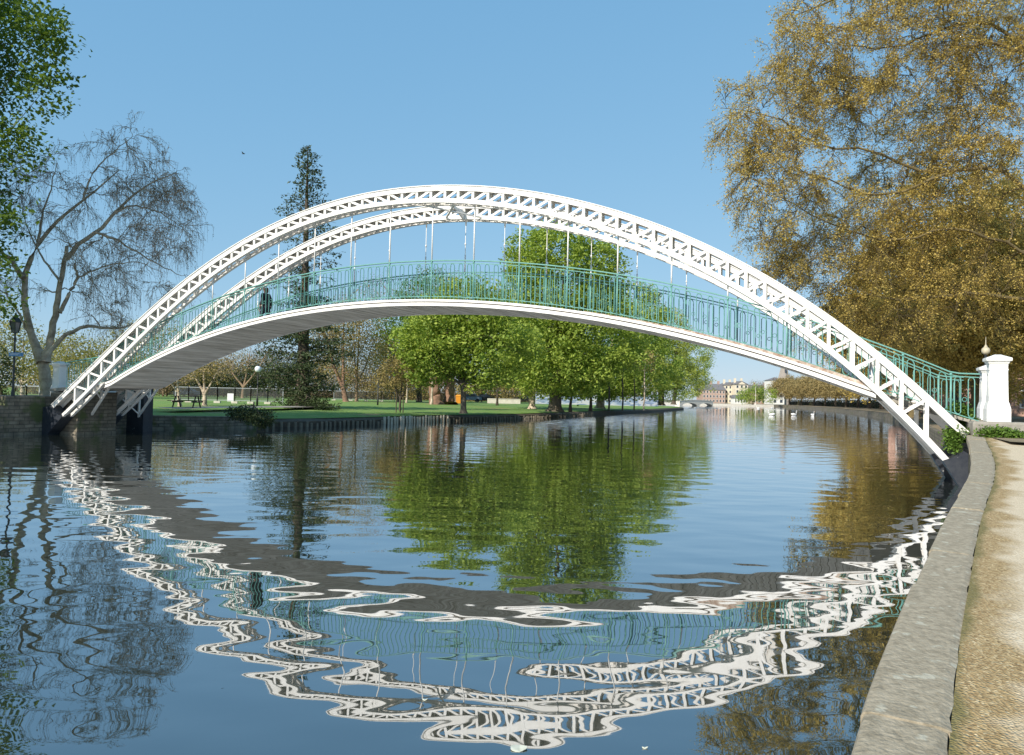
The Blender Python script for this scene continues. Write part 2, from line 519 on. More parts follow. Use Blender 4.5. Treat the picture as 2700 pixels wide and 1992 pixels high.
# ------------------------------------------------------------------ sun, sky
EL = math.radians(34)
SX, SY = -.67, -.74
sn = math.hypot(SX, SY); SX /= sn; SY /= sn
S = Vector((SX * math.cos(EL), SY * math.cos(EL), math.sin(EL)))
sl = bpy.data.lights.new('sun', 'SUN'); sl.energy = 4.4; sl.angle = math.radians(.55); sl.color = (1, .93, .83)
so = bpy.data.objects.new('sun', sl); COL.objects.link(so)
so.rotation_euler = (-S).to_track_quat('-Z', 'Y').to_euler()
w = bpy.data.worlds.new('World'); SC.world = w; w.use_nodes = True
nt = w.node_tree; bg = nt.nodes['Background']
sky = nt.nodes.new('ShaderNodeTexSky'); sky.sky_type = 'NISHITA'; sky.sun_disc = False
sky.sun_elevation = EL; sky.sun_rotation = math.atan2(SX, SY)
sky.air_density = 1.0; sky.dust_density = .1; sky.ozone_density = 3.0; sky.altitude = 30
sep = nt.nodes.new('ShaderNodeSeparateColor'); cmb = nt.nodes.new('ShaderNodeCombineColor')
nt.links.new(sky.outputs[0], sep.inputs[0])
for i_, (e_, k_) in enumerate(((.514, .95), (.324, 1.74), (.22, 2.63))):     # evens the bright horizon of the clear sky
    m1 = nt.nodes.new('ShaderNodeMath'); m1.operation = 'POWER'; m1.inputs[1].default_value = e_
    m2 = nt.nodes.new('ShaderNodeMath'); m2.operation = 'MULTIPLY'; m2.inputs[1].default_value = k_
    nt.links.new(sep.outputs[i_], m1.inputs[0]); nt.links.new(m1.outputs[0], m2.inputs[0]); nt.links.new(m2.outputs[0], cmb.inputs[i_])
nt.links.new(cmb.outputs[0], bg.inputs[0]); bg.inputs[1].default_value = .15
SC.view_settings.view_transform = 'Standard'; SC.view_settings.look = 'None'
SC.view_settings.exposure = 0.45; SC.view_settings.gamma = 1.0
SC.cycles.max_bounces = 8; SC.cycles.transparent_max_bounces = 16
SC.cycles.use_denoising = True
SC.cycles.sample_clamp_indirect = 25
SC.cycles.blur_glossy = 1.5
SC.cycles.caustics_reflective = True

# ------------------------------------------------------------------ bridge frame
CX, CY, TH = -3.7694, 27.1473, -.39588
U = Vector((math.cos(TH), math.sin(TH), 0)); NB = Vector((-math.sin(TH), math.cos(TH), 0)); ZV = Vector((0, 0, 1))
PU = [2.17e-08, -9.578e-07, -1.25084e-05, .0002680018, -.0243980935, -.0084508352, 7.3826882016]
PW = [2.49e-08, -1.4091e-06, -1.48301e-05, .0004175307, -.0262693857, -.024444808, 6.8350496649]
PF = [-6.693e-06, .000101133, -.012309775, -.012938254, 3.390628561]
PH = [-3.886e-06, 6.1151e-05, -.012962676, -.006042759, 4.761742761]


def pv(c, s):
    r = 0
    for k in c:
        r = r * s + k
    return r + EYE


def B(s, t, z):
    return Vector((CX, CY, 0)) + U * s + NB * t + ZV * z


def _ext(c, s):
    if s < -17.3: return pv(c, -17.3) - (-17.3 - s) * .74
    if s > 17.2: return pv(c, 17.2) - (s - 17.2) * .80
    return pv(c, s)


zU = lambda s: _ext(PU, s)
zW = lambda s: _ext(PW, s)


def zD(s):
    if s < -14.6: return pv(PF, -14.6) - (-14.6 - s) * .28
    if s > 14.5: return pv(PF, 14.5) - (s - 14.5) * .36
    return pv(PF, s)


def zH(s):
    if s > 17.0: return pv(PH, 17.0) - (s - 17.0) * .03
    if s < -15.4: return max(pv(PH, -15.4) - (-15.4 - s) * .12, 0)
    return pv(PH, s)


SN = {}
for i, s_ in enumerate([-.93, -1.48, -2.05, -2.61, -3.13, -3.71, -4.26, -4.82, -5.38, -5.96, -6.48, -7.03, -7.59, -8.14, -8.69, -9.24, -9.76, -10.32, -10.86, -11.42, -11.98, -12.52, -13.14, -13.78, -14.43, -15.17, -15.93, -16.75]):
    SN[-1 - i] = s_
for i, s_ in enumerate([-.37, .24, .81, 1.37, 1.89, 2.46, 3.03, 3.59, 4.17, 4.71, 5.29, 5.89, 6.46, 7.02, 7.58, 8.15, 8.76, 9.31, 9.87, 10.44, 11.02, 11.56, 12.1, 12.72, 13.29, 13.86, 14.5, 15.13, 15.74, 16.36]):
    SN[i] = s_
SL, SR = -18.15, 17.35       # ends of the arches
BW = .45                     # depth of the box truss
T_NEAR, T_FAR = 0.0, 2.65
RAIL_N, RAIL_F = T_NEAR + BW / 2, T_FAR + BW / 2

bridge = thing('footbridge', 'white arched lattice footbridge with green railings spanning the river', 'bridge', loc=B(0, 1.7, 0))
BINV = Matrix.Translation(-bridge.location)


def rel(o):
    """keep a part's world-space mesh in place under its moved parent"""
    p = o.parent; off = Vector((0, 0, 0))
    while p is not None:
        off += p.location; p = p.parent
    o.data.transform(Matrix.Translation(-off))
    return o


def part(mb, name, m, parent, smooth=False):
    return rel(mb.build(name, m, parent, smooth))


def nrm2(fz, s, e=.02):
    a = (fz(s + e) - fz(s - e)) / (2 * e)
    l = math.hypot(1, a)
    return (-a / l, 1 / l)     # (ds, dz) of the curve normal


def chord(fz, t0, h, top, mb, s0, s1, th=.025, over=.035, n=110):
    """flange plate plus two side plates, swept along the arch curve"""
    for tt in (t0, t0 + BW - th):
        secs = []
        for i in range(n + 1):
            s = s0 + (s1 - s0) * i / n
            ns, nz = nrm2(fz, s); z = fz(s)
            dn = -h if top else h
            secs.append([B(s, tt, z), B(s, tt + th, z), B(s + ns * dn, tt + th, z + nz * dn), B(s + ns * dn, tt, z + nz * dn)])
        mb.sweep(secs)
    sp0 = s0 + 1.9
    while sp0 < s1 - 1.0:
        for tt in (t0 - .010, t0 + BW - .004):
            secs = []
            for q in range(5):
                s = sp0 + .30 * q / 4
                ns, nz = nrm2(fz, s); z = fz(s); da, db = ((-.012, -h + .012) if top else (.012, h - .012))
                secs.append([B(s + ns * da, tt, z + nz * da), B(s + ns * da, tt + .014, z + nz * da), B(s + ns * db, tt + .014, z + nz * db), B(s + ns * db, tt, z + nz * db)])
            mb.sweep(secs)
        sp0 += 2.85
    if top:
        secs = []
        for i in range(n + 1):
            s = s0 + (s1 - s0) * i / n
            ns, nz = nrm2(fz, s); z = fz(s)
            secs.append([B(s, t0 - over, z + .003), B(s, t0 + BW + over, z + .003), B(s + ns * .028, t0 + BW + over, z + .003 + nz * .028), B(s + ns * .028, t0 - over, z + .003 + nz * .028)])
        mb.sweep(secs)
    else:
        # angle flanges turned inwards and a zigzag of lacing bars between them
        for ta, tb in ((t0 - over, t0 + .10), (t0 + BW - .10, t0 + BW + over)):
            secs = []
            for i in range(n + 1):
                s = s0 + (s1 - s0) * i / n
                ns, nz = nrm2(fz, s); z = fz(s)
                secs.append([B(s, ta, z - .003), B(s, tb, z - .003), B(s - ns * .02, tb, z - .003 - nz * .02), B(s - ns * .02, ta, z - .003 - nz * .02)])
            mb.sweep(secs)
        k = int((s1 - s0) / .42)
        for i in range(k):
            sa = s0 + (s1 - s0) * i / k; sb = s0 + (s1 - s0) * (i + 1) / k
            ta, tb = (t0 + .06, t0 + BW - .06) if i % 2 == 0 else (t0 + BW - .06, t0 + .06)
            p, q = B(sa, ta, zW(sa) + .012), B(sb, tb, zW(sb) + .012)
            d = (q - p).normalized(); wv = d.cross(ZV).normalized()
            mb.bar(p, q, wv * .06, ZV * .012)


def lattice(n, t0, full):
    """one bay: upright pair, tie between them, and the diagonals towards the crown"""
    mb = MB(); s = SN[n]
    zu, zw = zU(s) - .05, zW(s) + .05
    wd = .095
    for k, tt in ((0, t0 + .028), (1, t0 + BW - .056)):
        mb.bar(B(s, tt + .014, zw), B(s, tt + .014, zu), U * wd, NB * .024)
    dia = (n - 2) % 3 == 0
    if dia:
        mb.bar(B(s, t0 + BW / 2, zw), B(s, t0 + BW / 2, zu), U * .02, NB * (BW - .12))
    else:
        for tt in (t0 + .10, t0 + BW - .10):
            mb.bar(B(s, tt, zw), B(s, tt, zu), U * .02, NB * .09)
        mb.bar(B(s, t0 + .05, zw + (zu - zw) * .25), B(s, t0 + BW - .05, zw + (zu - zw) * .75), U * .03, ZV * .03)
    if n != 0:
        m_ = n - 1 if n > 0 else n + 1
        sa = SN[m_]
        for tt in (t0 + .04, t0 + BW - .04):
            p = B(sa + (s - sa) * .10, tt, zW(sa) + .12); q = B(s - (s - sa) * .06, tt, zU(s) - .14)
            d = (q - p).normalized()
            mb.bar(p, q, d.cross(NB) * .085, NB * .02)
    return mb


def make_arch(t0, far):
    a = bpy.data.objects.new('arch_truss', None); COL.objects.link(a); a.parent = bridge
    a['label'] = 'far white lattice arch' if far else 'near white lattice arch'
    mb = MB(); chord(zU, t0, .17, True, mb, SL, SR); part(mb, 'upper_chord', WHITE, a)
    mb = MB(); chord(zW, t0, .135, False, mb, SL + .75, SR - .55); part(mb, 'lower_chord', WHITE, a)
    stuff = MB()
    for n in sorted(SN):
        mb = lattice(n, t0, True)
        if far and not (-25 <= n <= 15):
            stuff.v, stuff.f, o = stuff.v + mb.v, stuff.f + [tuple(i + len(stuff.v) for i in f) for f in mb.f], 0
            continue
        part(mb, 'lattice_bay', WHITE, a)
    if stuff.v:
        o = part(stuff, 'lattice_work', WHITE, a); o['kind'] = 'stuff'
    # end portal plates where the truss lands
    for s0, s1 in ((SL + .15, SN[-28]), (SN[29], SR - .6)):
        pass
    return a


make_arch(T_NEAR, False)
make_arch(T_FAR, True)

# shoes: black iron feet standing in the river
for t0, lab in ((T_NEAR, 'near'), (T_FAR, 'far')):
    for side in (1, -1):
        mb = MB()
        if side > 0:
            poly = [(16.74, zW(16.74) - .03), (17.0, .78), (17.22, .96), (17.46, .80), (17.52, .2), (17.50, -.6), (17.3, -.6), (17.22, -.16)]
        else:
            poly = [(-17.36, zW(-17.36) - .02), (-17.62, .90), (-18.1, 1.28), (-18.62, 1.22), (-18.64, -.6), (-18.5, -.6), (-18.25, .05)]
        ta, tb = t0 - .06, t0 + BW + .06
        n = len(poly)
        mb.add([B(s, ta, z) for s, z in poly] + [B(s, tb, z) for s, z in poly],
               [tuple(range(n)), tuple(range(2 * n - 1, n - 1, -1))] + [(i, i + n, (i + 1) % n + n, (i + 1) % n) for i in range(n)])
        o = part(mb, 'iron_shoe', IRON, bridge)

# hangers
HN = [n for n in range(-22, 24) if (n - 2) % 3 == 0]
for tr, far in ((RAIL_N, False), (RAIL_F, True)):
    for n in HN:
        s = SN[n]; z0, z1 = zH(s) - .02, zW(s) + .03
        if z1 - z0 < .12:
            continue
        mb = MB(); L = z1 - z0
        if far and L > .5:
            mb.tube([B(s, tr, z0), B(s, tr, z1)], .014, 6)
            mb.tube([B(s, tr, z0), B(s, tr, z0 + L * .34)], .027, 8)
            mb.tube([B(s, tr, z1 - min(.25, L * .15)), B(s, tr, z1)], .027, 8)
            mb.tube([B(s, tr, z0 + L * .52), B(s, tr, z0 + L * .56)], .03, 8)
        else:
            mb.tube([B(s, tr, z0), B(s, tr, z1)], .024, 8)
        part(mb, 'hanger_rod', WHITE, bridge, True)

# deck
dk = bpy.data.objects.new('deck', None); COL.objects.link(dk); dk.parent = bridge
T0, T1 = .10, 3.0
ns = 90; S0, S1 = -15.0, 15.1
mb = MB(); secs = []
for i in range(ns + 1):
    s = S0 + (S1 - S0) * i / ns
    secs.append([B(s, T0 + .06, zD(s) - .19), B(s, T1 - .06, zD(s) - .19), B(s, T1 - .06, zD(s) - .06), B(s, T0 + .06, zD(s) - .06)])
mb.sweep(secs); part(mb, 'walkway_slab', DECKTOP, dk)
mb = MB()
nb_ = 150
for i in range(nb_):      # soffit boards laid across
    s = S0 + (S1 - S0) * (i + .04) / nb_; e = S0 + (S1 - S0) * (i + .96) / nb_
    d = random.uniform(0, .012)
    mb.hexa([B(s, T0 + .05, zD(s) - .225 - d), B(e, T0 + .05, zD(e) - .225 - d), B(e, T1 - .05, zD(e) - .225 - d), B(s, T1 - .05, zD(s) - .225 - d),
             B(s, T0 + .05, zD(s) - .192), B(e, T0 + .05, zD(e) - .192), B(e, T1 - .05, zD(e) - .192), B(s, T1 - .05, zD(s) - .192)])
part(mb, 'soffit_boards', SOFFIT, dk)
for tt, sg in ((T0, -1), (T1, 1)):
    mb = MB()
    for za, zb, dt in ((0.0, -.080, .0), (-.118, -.215, -.010), (-.205, -.235, .03)):
        secs = []
        for i in range(ns + 1):
            s = S0 + (S1 - S0) * i / ns
            a, b = tt + sg * dt, tt - sg * .05
            secs.append([B(s, a, zD(s) + za), B(s, b, zD(s) + za), B(s, b, zD(s) + zb), B(s, a, zD(s) + zb)])
        mb.sweep(secs)
    part(mb, 'fascia', WHITE, dk)
# rusty gutter between railing foot and fascia, worst towards the right-hand end
mb = MB(); secs = []
for i in range(31):
    s = 6.5 + (15.1 - 6.5) * i / 30
    h = .02 + .09 * i / 30
    secs.append([B(s, T0 + .02, zD(s) + .002), B(s, T0 + .10, zD(s) + .002), B(s, T0 + .10, zD(s) + h), B(s, T0 + .02, zD(s) + h)])
mb.sweep(secs); o = part(mb, 'rusty_gutter', RUST, dk); o['label'] = 'rust-stained gutter along deck edge'

# railings
def loop_pts(s, wd, za, zb, tr, k=7):
    """tall paper-clip loop centred at s between heights za..zb above the deck"""
    r = wd / 2; pts = []
    for i in range(k + 1):
        a = math.pi * i / k
        pts.append((s + r * math.cos(a), zb - r + r * math.sin(a)))
    for i in range(k + 1):
        a = math.pi + math.pi * i / k
        pts.append((s + r * math.cos(a), za + r + r * math.sin(a)))
    pts.append(pts[0])
    return [B(x, tr, zr_(x, h)) for x, h in pts]


def zr_(s, f):
    """height at fraction f between the deck edge (0) and the handrail (1)"""
    return zD(s) + (zH(s) - zD(s)) * f


posts = [-16.0] + [SN[n] for n in range(-25, 28) if (n - 2) % 3 == 0] + [15.78, 16.95]
for tr, far in ((RAIL_N, False), (RAIL_F, True)):
    rg = bpy.data.objects.new('railing', None); COL.objects.link(rg); rg.parent = bridge
    rg['label'] = 'far green railing' if far else 'near green railing'
    ends = [-17.62] + posts + [17.6]
    mb = MB()
    ss = list(np.linspace(-17.62, 17.62, 150))
    mb.sweep([[B(s, tr - .045, zH(s) - .012), B(s, tr + .045, zH(s) - .012), B(s, tr + .045, zH(s) + .022), B(s, tr - .045, zH(s) + .022)] for s in ss])
    mb.sweep([[B(s, tr - .012, zr_(s, .935) - .012), B(s, tr + .012, zr_(s, .935) - .012), B(s, tr + .012, zr_(s, .935) + .012), B(s, tr - .012, zr_(s, .935) + .012)] for s in ss])
    part(mb, 'handrail', GREEN, rg)
    mb = MB()
    mb.sweep([[B(s, tr - .015, zr_(s, .075) - .012), B(s, tr + .015, zr_(s, .075) - .012), B(s, tr + .015, zr_(s, .075) + .012), B(s, tr - .015, zr_(s, .075) + .012)] for s in ss])
    part(mb, 'bottom_rail', GREEN, rg)
    for s in posts:
        mb = MB(); mb.tube([B(s, tr, zD(s) - .05), B(s, tr, zH(s) - .01)], .026, 8)
        mb.tube([B(s, tr, zH(s) - .10), B(s, tr, zH(s) - .012)], [.026, .042], 8)
        part(mb, 'railing_post', GREEN, rg, True)
    for a, b in zip(ends[:-1], ends[1:]):
        k = max(2, round((b - a) / .335)); st = (b - a) / k
        mb = MB()
        for i in range(k):
            c = a + st * (i + .5)
            mb.tube(loop_pts(c, st * .46, .085, .925, tr), .0145, 4, False)
            if i < k - 1:
                c2 = a + st * (i + 1); zc = .44; rr = .055
                hgt = zH(c2) - zD(c2)
                mb.tube([B(c2 + rr * math.cos(x), tr, zr_(c2, zc) + rr * math.sin(x)) for x in np.linspace(0, 2 * math.pi, 13)], .009, 4, False)
        part(mb, 'railing_panel', GREEN, rg)

# cross brace between the two arches near the crown
xb = bpy.data.objects.new('cross_brace', None); COL.objects.link(xb); xb.parent = bridge
sb = SN[2]
mb = MB(); secs = []
for i in range(25):
    q = i / 24; t = T_NEAR + BW + q * (T_FAR - T_NEAR - BW)
    zt = zW(sb) + .30; zb = zW(sb) + .22 - .30 * abs(2 * q - 1) ** 2.2
    secs.append([B(sb - .03, t, zt), B(sb + .03, t, zt), B(sb + .03, t, zb), B(sb - .03, t, zb)])
mb.sweep(secs); part(mb, 'portal_plate', WHITE, xb)
for d in (1, -1):
    mb = MB(); mb.bar(B(sb - .75 * d, T_NEAR + BW, zW(sb - .75 * d) + .06), B(sb + .75 * d, T_FAR, zW(sb + .75 * d) + .06), U * .08, ZV * .05)
    part(mb, 'diagonal_strut', WHITE, xb)
for ta, tb in ((T_NEAR + BW, T_NEAR + 1.35), (T_FAR + BW, T_FAR + 1.35)):
    for f0, f1, da in ((zW, zW, 0), (zU, zU, -.55)):
        pa, pb_ = B(-14.6, ta, f0(-14.6) - .1), B(-17.4 + da, tb, f1(-17.4 + da) - .05)
        mb = MB(); mb.bar(pa, pb_, NB * .11, ZV * .11); part(mb, 'splay_leg', WHITE, bridge)
    for sa in (-16.3, -17.35):
        q = (sa + 14.6) / (-2.8); tt = ta + (tb - ta) * q
        mb = MB(); mb.bar(B(sa, tt, zW(sa) - .1), B(sa, tt, zU(sa) - .25), U * .10, NB * .06); part(mb, 'splay_post', WHITE, bridge)
        for d in (1, -1):
            za, zb = zW(sa) + .02, zU(sa) - .3
            mb = MB(); mb.bar(B(sa + .02 * d, ta - .05, za if d > 0 else zb), B(sa + .02 * d, tt, zb if d > 0 else za), U * .05, ZV * .06); part(mb, 'sway_brace', WHITE, bridge)
# leg cross braces at the feet
for side in (-1, 1):
    for sa in ((-16.1, -15.1) if side < 0 else (15.0,)):
        for d in (1, -1):
            mb = MB()
            za, zb = zW(sa) + .1, zU(sa) - .1
            mb.bar(B(sa, T_NEAR + BW, za if d > 0 else zb), B(sa, T_FAR, zb if d > 0 else za), U * .05, ZV * .06)
            part(mb, 'sway_brace', WHITE, bridge)

# ------------------------------------------------------------------ pillars
def pillar(s, t, z0, label, hgt=1.78, k=.73):
    c = B(s, t, z0)
    p = thing('gate_pillar', label, 'pillar', 'white pillars at the bridge ends', c)
    def sqp(name, prof, m=WHITE2, loc=(0, 0, 0)):
        mb = MB(); mb.lathe([(r * k, z) for r, z in prof], loc, sq=True, ax=U, ay=NB); return mb.build(name, m, p)
    h = hgt
    sqp('base', [(.375, 0), (.375, .34), (.365, .36), (.345, .44), (.315, .52)])
    sqp('shaft', [(.305, .52), (.285, h - .42)])
    sqp('collar', [(.30, h - .42), (.30, h - .385), (.285, h - .38), (.29, h - .27), (.33, h - .22)])
    cap = sqp('cap', [(.33, h - .22), (.345, h - .19), (.40, h - .17), (.405, h - .10), (.375, h - .085), (.16, h - .02), (.10, h)])
    mb = MB()
    for ax, sg in ((NB, -1), (NB, 1), (U, 1), (U, -1)):
        side = U if ax is NB else NB
        for zz in (.68, h - .52):
            mb.bar(ax * (sg * .297 * k) + ZV * zz - side * (.19 * k), ax * (sg * .297 * k) + ZV * zz + side * (.19 * k), ax * .014, ZV * .025)
        for d in (-1, 1):
            mb.bar(ax * (sg * .297 * k) + ZV * .68 + side * (d * .19 * k), ax * (sg * .297 * k) + ZV * (h - .52) + side * (d * .19 * k), ax * .012, side * .025)
    mb.build('panel_moulding', WHITE2, p)
    return p


PZR = 1.76
pillar(18.02, RAIL_N - .05, PZR, 'white panelled pillar beside the gravel path, front one at the right end of the bridge')
pillar(18.28, RAIL_F, PZR, 'white pillar mostly hidden behind the front pillar beside the gravel path', 1.64)
pillar(-19.0, 1.0, 1.70, 'white pillar in front of the forked birch trunk at the far end of the bridge', 1.62)
pillar(-18.9, 3.6, 1.70, 'grey-looking pillar seen through the lattice at the far bank end')
# low plinths
for s, t, z, lab in ((18.05, RAIL_N, 1.76, 'low concrete plinth under the front pillar beside the path'),):
    mb = MB()
    c = B(s, t, 0)
    mb.lathe([(.52, 1.2), (.52, 1.70), (.50, 1.755)], (0, 0, 0), sq=True, ax=U * 1.25, ay=NB)
    o = mb.build('pillar_plinth', CONC); o.location = c
    tag(o, lab, 'plinth')

# ------------------------------------------------------------------ abutments
def block(mb, s0, s1, t0, t1, z0, z1):
    mb.hexa([B(s0, t0, z0), B(s1, t0, z0), B(s1, t1, z0), B(s0, t1, z0), B(s0, t0, z1), B(s1, t0, z1), B(s1, t1, z1), B(s0, t1, z1)])


ab = thing('abutment', 'pale concrete abutment under the right end of the bridge', 'abutment', loc=B(18, 1.7, 0))
mb = MB()
mb.hexa([B(17.55, .56, -.8), B(19.6, .56, -.8), B(19.6, 2.58, -.8), B(17.55, 2.58, -.8),
         B(17.55, .56, 1.55), B(19.3, .56, 1.45), B(19.3, 2.58, 1.45), B(17.55, 2.58, 1.55)])
block(mb, 17.68, 21.5, -.15, 3.6, -.8, 1.46)
part(mb, 'body', WETSHADE, ab)  # body darkened: shade of the void under the deck put into its colour
mb = MB()
mb.hexa([B(15.08, .5, zD(15.08) - .235), B(17.4, .5, 1.725), B(17.4, 2.62, 1.725), B(15.08, 2.62, zD(15.08) - .235),
         B(15.08, .5, zD(15.08) - .02), B(17.4, .5, 1.80), B(17.4, 2.62, 1.80), B(15.08, 2.62, zD(15.08) - .02)])
mb.hexa([B(17.4, .5, 1.465), B(21.4, .5, 1.40), B(21.4, 2.62, 1.40), B(17.4, 2.62, 1.465),
         B(17.4, .5, 1.80), B(21.4, .5, 1.48), B(21.4, 2.62, 1.48), B(17.4, 2.62, 1.80)])
part(mb, 'approach_ramp', CONC, ab)

al = thing('abutment', 'dark weathered stone abutment under the far end of the bridge', 'abutment', loc=B(-18, 1.7, 0))
mb = MB()
mb.hexa([B(-17.2, .56, -.8), B(-19, .56, -.8), B(-19, 2.58, -.8), B(-17.2, 2.58, -.8),
         B(-17.2, .56, 1.93), B(-19, .56, 1.88), B(-19, 2.58, 1.88), B(-17.2, 2.58, 1.93)])
block(mb, -18.65, -22, -1.75, 4.4, -.8, 1.70)
part(mb, 'body', COURSED, al)
mb = MB()
block(mb, -18.62, -22, -7.5, -1.76, -.8, 1.30)
part(mb, 'wing_wall', COURSED, al)
mb = MB()
block(mb, -17.55, -19.5, 4.42, 5.0, -.8, 2.25)
o = part(mb, 'end_pier', IRON, al)
mb = MB()
mb.hexa([B(-15.05, .5, zD(-15.05) - .235), B(-19, .5, 1.92), B(-19, 2.62, 1.92), B(-15.05, 2.62, zD(-15.05) - .235),
         B(-15.05, .5, zD(-15.05) - .02), B(-19, .5, 2.05), B(-19, 2.62, 2.05), B(-15.05, 2.62, zD(-15.05) - .02)])
part(mb, 'approach_ramp', CONC, al)

# ------------------------------------------------------------------ right bank
def zright(Y):
    q = min(1, max(0, (Y - 2.5) / 17.0))
    return .70 + .68 * q


def gr(px, py):
    z = .8
    for _ in range(60):
        p = gnd(px, py, z); z = zright(p.y)
    return p


inn = [gr(*p) for p in ((2238, 1985), (2283.6, 1829), (2343, 1683), (2418.6, 1505), (2460, 1425), (2499.6, 1343), (2532, 1296), (2556, 1251), (2560, 1208), (2556, 1170), (2548, 1148))]
out = [gr(*p) for p in ((2497, 1985), (2516, 1829), (2532, 1667), (2559, 1521), (2572, 1440), (2586, 1370), (2605, 1315), (2621, 1268), (2626, 1224), (2612, 1185), (2594, 1150))]
d0 = (inn[0] - inn[1]); d1 = (out[0] - out[1])
for k in (2.2, 5, 14, 40):
    for L_, b_, dd in ((inn, inn[0], d0), (out, out[0], d0)):
        pass
ext = []
i0, o0 = inn[0].copy(), out[0].copy(); dirn = d0.normalized()
EXT = [(i0 + dirn * k, o0 + dirn * k) for k in (1.5, 3.5, 8, 20, 45)]
inn = [Vector((a.x, a.y, .70)) for a, b in EXT[::-1]] + inn
out = [Vector((b.x, b.y, .70)) for a, b in EXT[::-1]] + out


def dens(L_, k):
    return [Vector(p) for p in resample(L_, k)]


inn = dens(inn, 140); out = dens(out, 140)
wall = thing('embankment_wall', 'weathered stone coping and wall edging the river beside the gravel path', 'wall')
cuts = [0]; acc = 0.0
ii, oo = dens(inn, 900), dens(out, 900)
for i in range(1, 900):
    acc += (ii[i] - ii[i - 1]).length
    if acc > (1.25 if i > 300 else 4):
        cuts.append(i); acc = 0
cuts.append(899)
for c0, c1 in zip(cuts[:-1], cuts[1:]):
    mb = MB(); secs = []; dz = random.uniform(-.007, .007); w0 = random.uniform(-.012, .012)
    k = max(2, min(8, c1 - c0))
    for q in range(k + 1):
        x = c0 + (c1 - c0) * (q / k)
        if q == 0: x += .06
        if q == k: x -= .06
        i = min(898, int(x)); f = x - i
        a = ii[i].lerp(ii[i + 1], f); b = oo[i].lerp(oo[i + 1], f)
        e = (b - a).normalized(); a = a - e * w0; a.z += dz; b = b + e * random.uniform(-.012, .012)
        a2 = Vector((a.x, a.y, a.z)); bz = a.z - .01
        secs.append([Vector((a.x, a.y, a.z - .17)), Vector((a.x, a.y, a.z - .03)), a + e * .012 - ZV * .008, a + e * .04, Vector((b.x, b.y, bz)) - e * .04, Vector((b.x, b.y, bz - .012)), Vector((b.x, b.y, bz - .17))])
    mb.sweep(secs); mb.build('coping_stone', COPING, wall)
mb = MB(); secs = []
for a, b in zip(inn, out):
    d = (b - a).normalized()
    p = a + d * .05
    secs.append([Vector((p.x, p.y, -.8)), Vector((p.x, p.y, a.z - .15)), Vector((p.x + d.x * .2, p.y + d.y * .2, a.z - .15)), Vector((p.x + d.x * .2, p.y + d.y * .2, -.8))])
mb.sweep(secs); mb.build('wall_face', WETSHADE, wall)


def gravel_mat():
    m = bpy.data.materials.new('gravel_path'); m.use_nodes = True
    nt = m.node_tree; b = nt.nodes['Principled BSDF']; N = nt.nodes.new; L = nt.links.new
    tc = N('ShaderNodeTexCoord')
    v = N('ShaderNodeTexVoronoi'); v.inputs['Scale'].default_value = 62
    L(tc.outputs['Object'], v.inputs['Vector'])
    g = N('ShaderNodeValToRGB'); L(v.outputs['Color'], g.inputs[0])
    e = g.color_ramp.elements
    e[0].position = .0; e[0].color = (.19, .12, .045, 1); e[1].position = 1; e[1].color = (.76, .60, .36, 1)
    x = e.new(.5); x.color = (.40, .275, .125, 1)
    x = e.new(.8); x.color = (.46, .34, .175, 1)
    n = N('ShaderNodeTexNoise'); n.inputs['Scale'].default_value = 55; n.inputs['Detail'].default_value = 8
    L(tc.outputs['Object'], n.inputs['Vector'])
    p = N('ShaderNodeValToRGB'); L(n.outputs['Fac'], p.inputs[0])
    e = p.color_ramp.elements
    e[0].position = .35; e[0].color = (.54, .42, .27, 1); e[1].position = .65; e[1].color = (.72, .61, .44, 1)
    a = N('ShaderNodeAttribute'); a.attribute_name = 'across'
    n2 = N('ShaderNodeTexNoise'); n2.inputs['Scale'].default_value = 1.6; n2.inputs['Detail'].default_value = 5
    L(tc.outputs['Object'], n2.inputs['Vector'])
    ad = N('ShaderNodeMath'); ad.operation = 'MULTIPLY_ADD'; ad.inputs[1].default_value = .9; L(n2.outputs['Fac'], ad.inputs[0]); L(a.outputs['Fac'], ad.inputs[2])
    mr = N('ShaderNodeMapRange'); mr.inputs[1].default_value = .62; mr.inputs[2].default_value = .80; L(ad.outputs[0], mr.inputs[0])
    mx = N('ShaderNodeMix'); mx.data_type = 'RGBA'; L(mr.outputs[0], mx.inputs[0]); L(g.outputs[0], mx.inputs[6]); L(p.outputs[0], mx.inputs[7])
    # moss along the kerb
    mm = N('ShaderNodeMath'); mm.operation = 'MULTIPLY_ADD'; mm.inputs[1].default_value = -.28; L(n2.outputs['Fac'], mm.inputs[0]); L(a.outputs['Fac'], mm.inputs[2])
    ms = N('ShaderNodeMapRange'); ms.inputs[1].default_value = -.125; ms.inputs[2].default_value = -.06; ms.inputs[3].default_value = .75; ms.inputs[4].default_value = 0; L(mm.outputs[0], ms.inputs[0])
    m2 = N('ShaderNodeMix'); m2.data_type = 'RGBA'; m2.inputs[7].default_value = (.13, .12, .03, 1); L(ms.outputs[0], m2.inputs[0]); L(mx.outputs[2], m2.inputs[6])
    L(m2.outputs[2], b.inputs['Base Color'])
    bp = N('ShaderNodeBump'); bp.inputs['Distance'].default_value = .012; L(v.outputs['Distance'], bp.inputs['Height']); L(bp.outputs[0], b.inputs['Normal'])
    b.inputs['Roughness'].default_value = .95
    return m


GRAV = gravel_mat()
